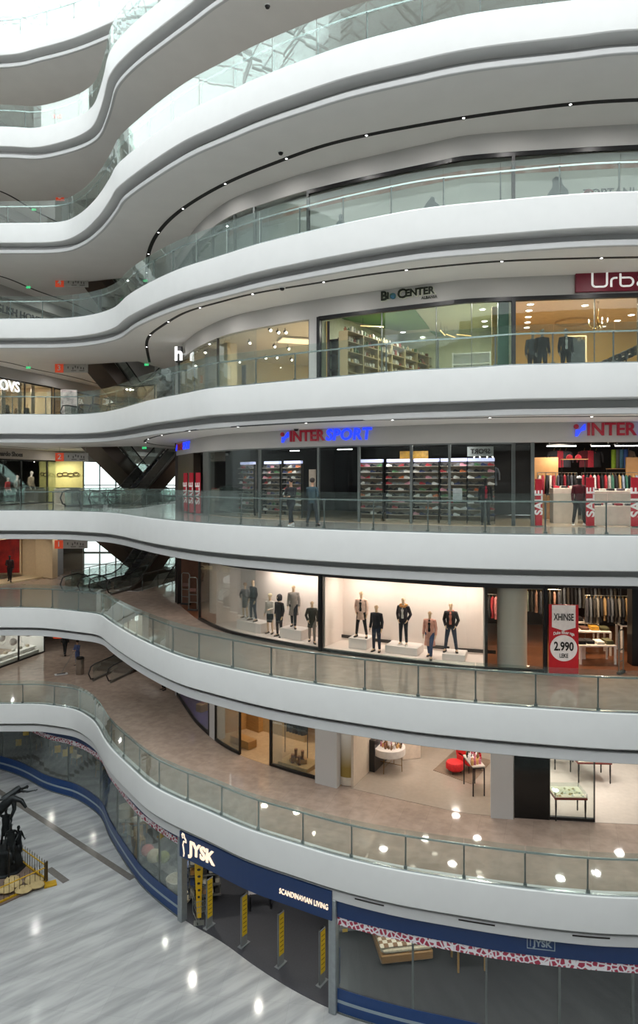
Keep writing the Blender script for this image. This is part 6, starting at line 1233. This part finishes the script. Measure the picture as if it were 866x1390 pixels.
o = MB().bbox((0, 0, .55), (.55, .06, 1.05), .01).build('wooden_board', M('pine', 'c09458', .5, noise=.08, scale=3)); o.location = G(171, 1172)+Vector((.35, .4, 0)); o.rotation_euler = (-.12, 0, -1.0); tag(o, 'tan wooden board leaning by the navy band', 'board')
for i, (x, y, c, r, lab) in enumerate(((184, 1182, 'a8605c', .3, 'dusty pink cushion on the low shelf by the window'), (193, 1190, 'b8ae96', .34, 'round beige cushion beside the pink one'), (205, 1192, '7e8450', .3, 'olive green cushion right of the beige one'))):
    o = MB().ell((0, 0, .62), (r, .14, r*.9), 14, 8, Matrix.Rotation(-.9, 3, 'X')).build('cushion', cloth('cush_'+c, c), smooth=True); o.location = G(x, y)+Vector((.4, .5, 0)); tag(o, lab, 'cushion')
t = thing('low_display_shelf', 'low grey display shelf under the cushions', 'shelf', G(195, 1200)+Vector((.5, .8, 0)), -.75); MB().bbox((0, 0, .42), (2.4, .5, .06), .01).build('board', jw, t); MB().bbox((0, 0, .2), (2.2, .4, .38), .01).build('base', jw, t)
t = thing('round_basket', 'large round white basket turned on its side near the grey post', 'basket', G(222, 1222)+Vector((.4, .6, 0)), -.3); MB().lathe([(.36, .0), (.44, .55), (.41, .55), (.33, .04)], n=24).build('woven_wall', M('white_wicker', 'd4cfc2', .7, noise=.15, scale=30), t, smooth=True); mb = MB(); mb.tube([(.1*math.cos(a*PI/6)-.0, -.42, .38+.06*math.sin(a*PI/6)) for a in range(13)], .02, 6); mb.build('handle_ring', M('white_wicker', 'd4cfc2'), t)
o = MB().bbox((0, 0, .45), (.75, .5, .9), .02).build('cardboard_box', M('kraft', 'b8824a', .7)); o.location = G(236, 1215)+Vector((.6, 1.5, 0)); o.rotation_euler = (0, 0, -.3); tag(o, 'tan box standing behind the white basket', 'box')
t = thing('bed_linen_stack', 'blue grey folded linen stack on a rack beside the tan box', 'linen', G(243, 1235)+Vector((.3, 1.2, 0)), .1)
for i in range(7): MB().bbox((0, 0, .1+i*.17), (.5, .5, .15), .04).build('folded_sheet', cloth('linen_%d' % (i % 2), ['5e6a86', '8a92a4'][i % 2]), t)
for i, (x, y, c) in enumerate(((233, 1234, 'c8a868'), (241, 1236, 'd8cfb8'), (237, 1228, 'e4ddc8'))):
    o = MB().lathe([(.06, 0), (.16, .12), (.19, .2), (.17, .2), (.06, .04)], n=16).build('bowl', M('bowl_'+c, c, .4), smooth=True); o.location = G(x, y)+Vector((.25, .5, 0)); tag(o, ['tan', 'cream', 'ivory'][i]+' bowl inside the navy banded window beside the grey post', 'bowl')
t = thing('plant_pot', 'green leafy plant beside the olive cushion', 'plant', G(200, 1196)+Vector((1.3, 1.4, 0))); MB().lathe([(.12, 0), (.17, .28), (.15, .28)], n=14).build('pot', jw, t); mb = MB()
for i in range(26): a = i*2.4; l = .25+.02*(i % 8); mb.tube([(0, 0, .25), (l*.5*math.cos(a), l*.5*math.sin(a), .5), (l*math.cos(a), l*math.sin(a), .52+.02*(i % 5))], [.01, .03, .004], 5, flat=.3)
mb.build('foliage', M('leaf_green', '56642e', .5), t)
for i, (x, y, w, d, h) in enumerate(((48, 1040, 1.4, .8, .8), (75, 1052, 1.3, .7, .75), (20, 1030, 1.6, .8, .75), (108, 1070, 1.2, .8, .7))):
    loc = G(x, y)+Vector((.8, 2.4, 0)); lab = ['second', 'third', 'leftmost', 'rightmost'][i]+' small dark wood table of the row behind the left window'; t = thing('dining_table', lab, 'table', loc, -.4, 'dark wood tables behind the left window'); MB().bbox((0, 0, h-.02), (w, d, .04), .01).build('table_top', M('walnut_shelf', '6b4f3f'), t)
    for sx in (-1, 1):
        for sy in (-1, 1): MB().box((sx*(w/2-.06), sy*(d/2-.06), (h-.04)/2), (.05, .05, h-.04)).build('leg', blackm, t)
    chair('dark chair beside the %s dark wood table' % ['second', 'third', 'leftmost', 'rightmost'][i], loc+Vector((-.1, -.9, 0)), PI-.4, ['3a3430', 'b8a88a', '4a463e', '8a7a5a'][i])
    o = MB().lathe([(.05, 0), (.12, .1), (.11, .22), (.05, .3)], n=12).build('vase', M('vase_%d' % i, ['c8bea6', 'd8c048', '8a8478', 'd8d0c0'][i], .4), smooth=True); o.location = loc+Vector((.1, 0, h)); tag(o, ['beige', 'yellow', 'grey', 'ivory'][i]+' vase on the %s dark wood table' % ['second', 'third', 'leftmost', 'rightmost'][i], 'vase')
# entrance: yellow hanging banner, trolleys, yellow gates, poster stand
t = thing('yellow_tall_banner', 'tall twisted yellow standing banner with black figures by the grey post', 'banner', G(268, 1262)+Vector((0, .3, 0)), .15); mb = MB(); R = []
for i in range(13): z = .25+2.5*i/12; w = .09+.09*i/12; a = .5*math.sin(i*.35); R.append([(w*math.cos(a), w*math.sin(a), z), (w*math.cos(a), w*math.sin(a)+.02, z), (-w*math.cos(a), -w*math.sin(a)+.02, z), (-w*math.cos(a), -w*math.sin(a), z)])
mb.loft(R); mb.build('cloth_strip', yl, t); mb = MB()
for i in range(6): mb.ell((.01*(i % 2), -.06-.01*i, 1.1+.27*i), (.05+.006*i, .015, .05), 8, 4)
mb.build('black_figures', blackm, t); mb = MB(); mb.tube([(0, .05, 0), (0, .05, 2.85)], .015, 6); mb.box((0, .05, .02), (.4, .3, .03)); mb.build('pole', steel, t)
t = thing('shopping_trolley', 'wire shopping trolley parked behind the yellow banner', 'trolley', G(272, 1247), .4); mb = MB()
for z, w, d in ((.45, .42, .62), (.7, .48, .72), (.95, .54, .82)): mb.tube([(-w/2, -d/2, z), (w/2, -d/2, z), (w/2, d/2, z), (-w/2, d/2, z), (-w/2, -d/2, z)], .012, 5)
for i in range(7): x = -.21+.07*i; mb.tube([(x*1.25, -.41, .95), (x, -.31, .45), (x, .31, .45), (x*1.25, .41, .95)], .006, 4)
mb.build('basket', steel, t); mb = MB(); [mb.tube([(sx*.2, -.3, .45), (sx*.2, -.36, .12), (sx*.22, .38, .12), (sx*.24, .42, 1.05)], .014, 5) for sx in (-1, 1)]; mb.build('frame', steel, t); MB().tube([(-.26, .43, 1.05), (.26, .43, 1.05)], .02, 6).build('handle', navy, t)
for sx in (-1, 1):
    for sy in (-1, 1): MB().tube([(sx*.2-.015, sy*.34, .06), (sx*.2+.015, sy*.34, .06)], .06, 10).build('wheel', blackm, t)
t = thing('display_rack', 'grey display rack crammed with small goods beside the trolley', 'rack', G(278, 1222), .2)
for j in range(5): MB().box((0, 0, .3+j*.42), (1.3, .5, .04)).build('shelf_board', jw, t); [MB().bbox((-.5+i*.25, 0, .42+j*.42), (.18, .3, .2), .02).build('goods_box', M('rackbox_%d' % ((i+j) % 5), ['a8a49a', '4a5a8a', 'b8864a', 'd8d4cc', '3a3836'][(i+j) % 5], .6), t) for i in range(5)]
MB().box((0, .26, 1.15), (1.3, .03, 2.3)).build('back_panel', jw, t)
for i, (x, y) in enumerate(((284, 1258), (331, 1283), (381, 1310), (437, 1335))):
    t = thing('security_gate', ['first', 'second', 'third', 'fourth'][i]+' grey anti theft gate with a yellow panel from the left', 'security gate', G(x, y), .95, 'yellow anti theft gates'); mb = MB(); mb.bbox((0, 0, .95), (.36, .07, 1.9), .03); mb.box((0, 0, .02), (.5, .2, .04)); mb.build('gate_frame', M('gate_grey', '6e7274', .4), t); 
    for s in (-1, 1): MB().bbox((0, s*.042, 1.12), (.27, .012, 1.45), .005).build('yellow_panel', M('gate_yellow', 'c8a81c', .5, noise=.05), t)
    mb = MB()
    for s in (-1, 1): [mb.box((0, s*.05, .55+j*.16), (.18, .004, .03)) for j in range(8)]
    mb.build('printed_lines', M('print_brown', '6e5a14', .6), t)
t = thing('poster_stand', 'white framed magazine poster hanging inside the dark entrance', 'poster', G(353, 1232), .2); MB().bbox((0, 0, 1.2), (.95, .05, 1.25), .01).build('frame', wt, t); MB().box((0, -.03, 1.28), (.85, .01, 1.0)).build('printed_sheet', M('magazine_print', 'b8402c', .5, col2='8a9a5a', scale=4), t); mb = MB(); [mb.box((s*.4, 0, .3), (.04, .4, .6)) for s in (-1, 1)]; mb.build('feet', blackm, t)
t = thing('goods_shelf', 'grey goods shelf with yellow price tags behind the right grey post', 'shelf', G(463, 1300)+Vector((.5, 1.2, 0)), .1)
for j in range(5):
    MB().box((0, 0, .35+j*.45), (1.2, .5, .05)).build('shelf_board', M('gate_grey', '6e7274'), t); [MB().box((-.35+.7*i, -.26, .37+j*.45), (.2, .01, .12)).build('price_tag', yl, t) for i in range(2)]; MB().bbox((0, 0, .47+j*.45), (1.0, .35, .18), .03).build('goods_box', M('goods_grey', '8a8078', .7, noise=.3, scale=12), t)
MB().box((0, .26, 1.15), (1.2, .03, 2.3)).build('back_panel', jw, t)
t = thing('patterned_strip_sign', 'navy and white patterned vertical sign at the foot of the right grey post', 'sign', G(455, 1345)+Vector((0, -.12, 0))); MB().bbox((0, 0, .95), (.34, .05, 1.2), .01).build('board', navy, t); mb = MB(); [mb.box((.03*(-1)**i, -.03, .5+.16*i), (.2, .01, .07), 0, 0, .5*(-1)**i) for i in range(6)]; mb.build('white_marks', wt, t); MB().tube([(0, 0, 0), (0, 0, .4)], .03, 8).build('foot', steel, t)
# bed with chequered throw behind the right window
t = thing('bed', 'bed with cream pillows and a brown chequered throw behind the right window', 'bed', G(545, 1345)+Vector((.2, 2.2, 0)), .15); bm_ = cloth('bed_linen', 'e0d4bc'); MB().bbox((0, 0, .28), (1.9, 2.1, .3), .03).build('base', wood, t); MB().bbox((0, 0, .54), (1.86, 2.06, .24), .09).build('mattress', bm_, t, smooth=True)
chk = M('chequered_throw', '8a6a50', .9); N = chk.node_tree.nodes; L = chk.node_tree.links; ck = N.new('ShaderNodeTexChecker'); ck.inputs['Scale'].default_value = 6; ck.inputs[1].default_value = srgb('8a6a50'); ck.inputs[2].default_value = srgb('e4dac8'); tc = N.new('ShaderNodeTexCoord'); L.new(tc.outputs['Object'], ck.inputs[0]); L.new(ck.outputs[0], N['Principled BSDF'].inputs['Base Color'])
MB().bbox((0, -.45, .68), (1.94, 1.1, .08), .03).build('throw', chk, t, smooth=True); MB().bbox((0, 1.06, .7), (1.95, .08, 1.3), .03).build('headboard', bm_, t)
for s in (-1, 1): MB().ell((s*.45, .7, .85), (.38, .16, .26), 14, 8, Matrix.Rotation(-.5, 3, 'X')).build('pillow', bm_, t, smooth=True)
t = thing('wooden_crate', 'light wooden table top seen behind the right window', 'table', G(640, 1350)+Vector((.2, 1.4, 0)), .1); MB().bbox((0, 0, .8), (1.1, .9, .05), .01).build('table_top', M('pine', 'c09458'), t); [MB().box((sx*.48, sy*.38, .39), (.06, .06, .78)).build('leg', M('pine', 'c09458'), t) for sx in (-1, 1) for sy in (-1, 1)]
o = MB().lathe([(.05, 0), (.09, .08), (.07, .15)], n=12).build('vase', yl, smooth=True); o.location = t.location+Vector((.35, 0, .826)); tag(o, 'small yellow vase on the light wooden table', 'vase')
for i, x in enumerate((500, 600, 700, 800)):
    q = G(x, 1380)+Vector((.4, 5.0, 0)); t = thing('homeware_shelf', 'tall grey homeware shelf deep behind the right window, %s of four' % ['leftmost', 'second', 'third', 'rightmost'][i], 'shelf', q, .1); MB().box((0, .25, 1.1), (1.9, .04, 2.2)).build('back_panel', jw, t)
    for j in range(4): MB().box((0, 0, .3+j*.55), (1.9, .5, .04)).build('shelf_board', jw, t); MB().bbox((0, 0, .46+j*.55), (1.6, .4, .26), .05).build('folded_linen', cloth('hl_%d' % ((i+j) % 3), ['8a8074', 'b8ac98', '5a5f6a'][(i+j) % 3]), t)
for x, d, e in ((20, 2.5, 30), (80, 2.5, 26), (140, 2, 22), (180, 1.5, 26), (225, 1.3, 34), (300, 2.0, 24), (360, 2.4, 16), (420, 3, 14), (520, 2.0, 36), (640, 2.0, 36), (760, 2.5, 30), (870, 2.5, 30)):
    q = JC.pt(js(x), d, 3.6); clamp_light(q.x, q.y, q.z, e*1.5, (1, .95, .85))
# ================================================================ bronze monument behind a yellow fence
brz = M('dark_bronze', '26292a', .42, .7, noise=.35, scale=5, bump=.3)
q = G(7, 1187); t = thing('bronze_monument', 'dark bronze monument of crowded figures with one reaching out on top', 'statue', q+Vector((-.25, .3, 0)), .2)
mb = MB(); mb.rings([(0, .95, .8), (.1, .95, .8), (.14, .85, .7), (.5, .8, .66), (1.0, .72, .6), (1.1, .66, .55)], n=10); mb.build('pedestal', brz, t)
mb = MB()
for i in range(14): a = i*.9; mb.ell((.62*math.cos(a), .5*math.sin(a), .35+.07*(i % 9)), (.2, .18, .28), 8, 5)
mb.build('rocky_relief', brz, t, smooth=True)
for i, (x, y, z, rz, lg, ar, sc) in enumerate(((.42, -.35, .55, .3, 'stride', ('bent', 'hip'), .95), (-.35, -.4, .5, -.4, 'wide', ('front', 'relaxed'), .95), (.1, .15, .95, .1, 'wide', ('up', 'bent'), 1.0), (.62, .1, .3, 1.0, 'stand', ('hip', 'front'), .9), (-.7, .1, .4, -1.0, 'stand', ('bent', 'up'), .9))):
    m = body_mb(pose(lg, ar)); m.rings([(.55, .2, .17), (.8, .2, .16), (1.0, .16, .13), (1.25, .18, .14), (1.42, .14, .11)], n=12); m.xf(Matrix.Translation((x, y, z)) @ Matrix.Rotation(rz, 4, 'Z') @ Matrix.Scale(sc, 4)); m.build('figure', brz, t, smooth=True)
m = body_mb(pose('stride', ('up', 'reach'), .2)); m.rings([(.6, .19, .16), (.95, .17, .14), (1.3, .18, .14), (1.42, .14, .11)], n=12)
m.xf(Matrix.Translation((-.55, 0, 2.75)) @ Matrix.Rotation(PI/2+.5, 4, 'Z') @ Matrix.Rotation(1.15, 4, 'X')); m.build('reaching_figure', brz, t, smooth=True)
mb = MB(); mb.tube([(-.3, 0, 2.5), (.1, .05, 2.9), (.45, 0, 3.15), (.8, -.1, 3.05), (1.0, -.15, 2.75)], [.2, .2, .15, .1, .06], 10); mb.tube([(.45, 0, 3.1), (.5, -.1, 2.7), (.35, -.1, 2.3)], [.12, .09, .06], 8); mb.build('flowing_drapery', brz, t, smooth=True)
t = thing('black_bollard', 'slim black post standing in front of the bronze monument', 'post', G(12, 1200)); MB().lathe([(.12, 0), (.12, .04), (.035, .08), (.03, 1.5), (.05, 1.54), (.02, 1.62)], n=12).build('post_shaft', blackm, t, smooth=True)
plat = [G(66, 1200), G(-70, 1262), G(-90, 1190), G(26, 1168)]; o = MB().prism([(p.x, p.y) for p in plat], 0, .05).build('monument_plinth', M('brown_paving', '6a5a50', .6, noise=.1)); tag(o, 'low brown paved base under the bronze monument', 'plinth')
fy = M('fence_yellow', 'b8901c', .45, .2, noise=.06); fdk = M('fence_dark', '4a3c20', .5, .3)
def fence(p, q, lab, n):
    p, q = Vector(p), Vector(q); p.z = q.z = 0; d = q-p; Ln = d.length; t = thing('low_fence', lab, 'fence', p+Vector((0, 0, .052)), math.atan2(d.y, d.x), 'yellow fence around the monument'); MB().box((Ln/2, 0, .04), (Ln, .07, .07)).build('bottom_rail', fy, t); MB().tube([(0, 0, .62), (Ln, 0, .62)], .028, 7).build('top_rail', fy, t)
    for i in range(n+1): x = Ln*i/n; MB().lathe([(.011, .05), (.011, .74), (.018, .76), (.002, .84)], (x, 0, 0), 6).build('picket', fdk, t)
    for x in (0, Ln): MB().box((x, 0, .42), (.06, .06, .84)).build('post', fdk, t)
fence(G(27, 1170)+Vector((.05, -.05, 0)), G(64, 1199)+Vector((-.05, .1, 0)), 'yellow low fence side running from the monument to its near right corner', 11); fence(G(63, 1201)+Vector((-.1, .1, 0)), G(-60, 1256)+Vector((.05, .1, 0)), 'yellow low fence side along the bottom left edge', 16)
o = MB().box((0, 0, .03), (.5, .4, .05), .5).build('fence_foot', fy); o.location = G(68, 1201)+Vector((0, 0, .0)); tag(o, 'yellow foot plate on the marble at the fence corner', 'foot plate')
mb = MB(); random.seed(3)
for i in range(9): mb.ell((random.uniform(-.6, .6), random.uniform(-.4, .4), .12), (random.uniform(.25, .4), random.uniform(.2, .35), random.uniform(.08, .14)), 9, 6)
o = mb.build('sand_sacks', cloth('sacking', 'a89468', scale=5), smooth=True); o.location = G(28, 1213)+Vector((-.1, .35, .05)); tag(o, 'heap of beige sacking inside the yellow fence', 'sack')
# ceiling details: small dome cameras and slot spots
for i, (k, x, y) in enumerate(((5, 381, 206), (4, 383, 390), (2, 402, 581), (6, 363, 7))):
    z = FL(k+0 if k != 2 else 3)-1.5
    z = {5: FL(5), 4: FL(4), 2: FL(3), 6: FL(6)}[k]-1.5; Y = FPX*(z-EZ)/(CY-y); t = thing('dome_camera', 'small dark dome camera %s' % ['under the fascia right of the light slot of the sixth balcony', 'above the cream shop', 'left of the blue lettering', 'at the top edge of the photo'][i], 'camera', ((x-CX)*Y/FPX, Y, z)); MB().lathe([(.12, -.04), (.12, 0)], n=16).build('base', ringm, t); MB().lathe([(.02, -.13), (.07, -.11), (.1, -.04)], n=14).build('dome', blackm, t, smooth=True)
spot_n = {5: 'sixth', 4: 'fifth', 3: 'fourth'}
for k in (3, 4, 5):
    c = slots[k]; n = 11
    for i in range(n):
        s = c.L*(.12+.78*i/(n-1)); p = c.pt(s, 0, FL(k)-1.512); place(DL, p, 0, 'small white spotlight set into the black slot of the %s ceiling' % spot_n[k], 'spotlights in the black slot of the %s ceiling' % spot_n[k], s=.38)
# ---------------------------------------------------------------- camera, sky, exposure
cam = bpy.data.cameras.new('camera'); co = bpy.data.objects.new('camera', cam); COL.objects.link(co)
co.location = (0, 0, EZ); co.rotation_euler = (PI/2, 0, 0)
cam.sensor_fit = 'HORIZONTAL'; cam.sensor_width = 36; cam.lens = 36*FPX/866; cam.shift_y = -45/866; cam.clip_end = 500; cam.clip_start = .05
SC.camera = co
w = bpy.data.worlds.new('sky'); SC.world = w; w.use_nodes = True; N = w.node_tree.nodes; bg = N['Background']
bg.inputs[0].default_value = (.97, .988, 1, 1); bg.inputs[1].default_value = SKY
vs = SC.view_settings; vs.view_transform = 'Standard'; vs.look = 'None'; vs.gamma = 1; vs.use_curve_mapping = False; vs.exposure = EXPO
SC.cycles.transparent_max_bounces = 24; SC.cycles.max_bounces = 8; SC.cycles.diffuse_bounces = 5; SC.cycles.glossy_bounces = 4
SC.cycles.sample_clamp_indirect = 6
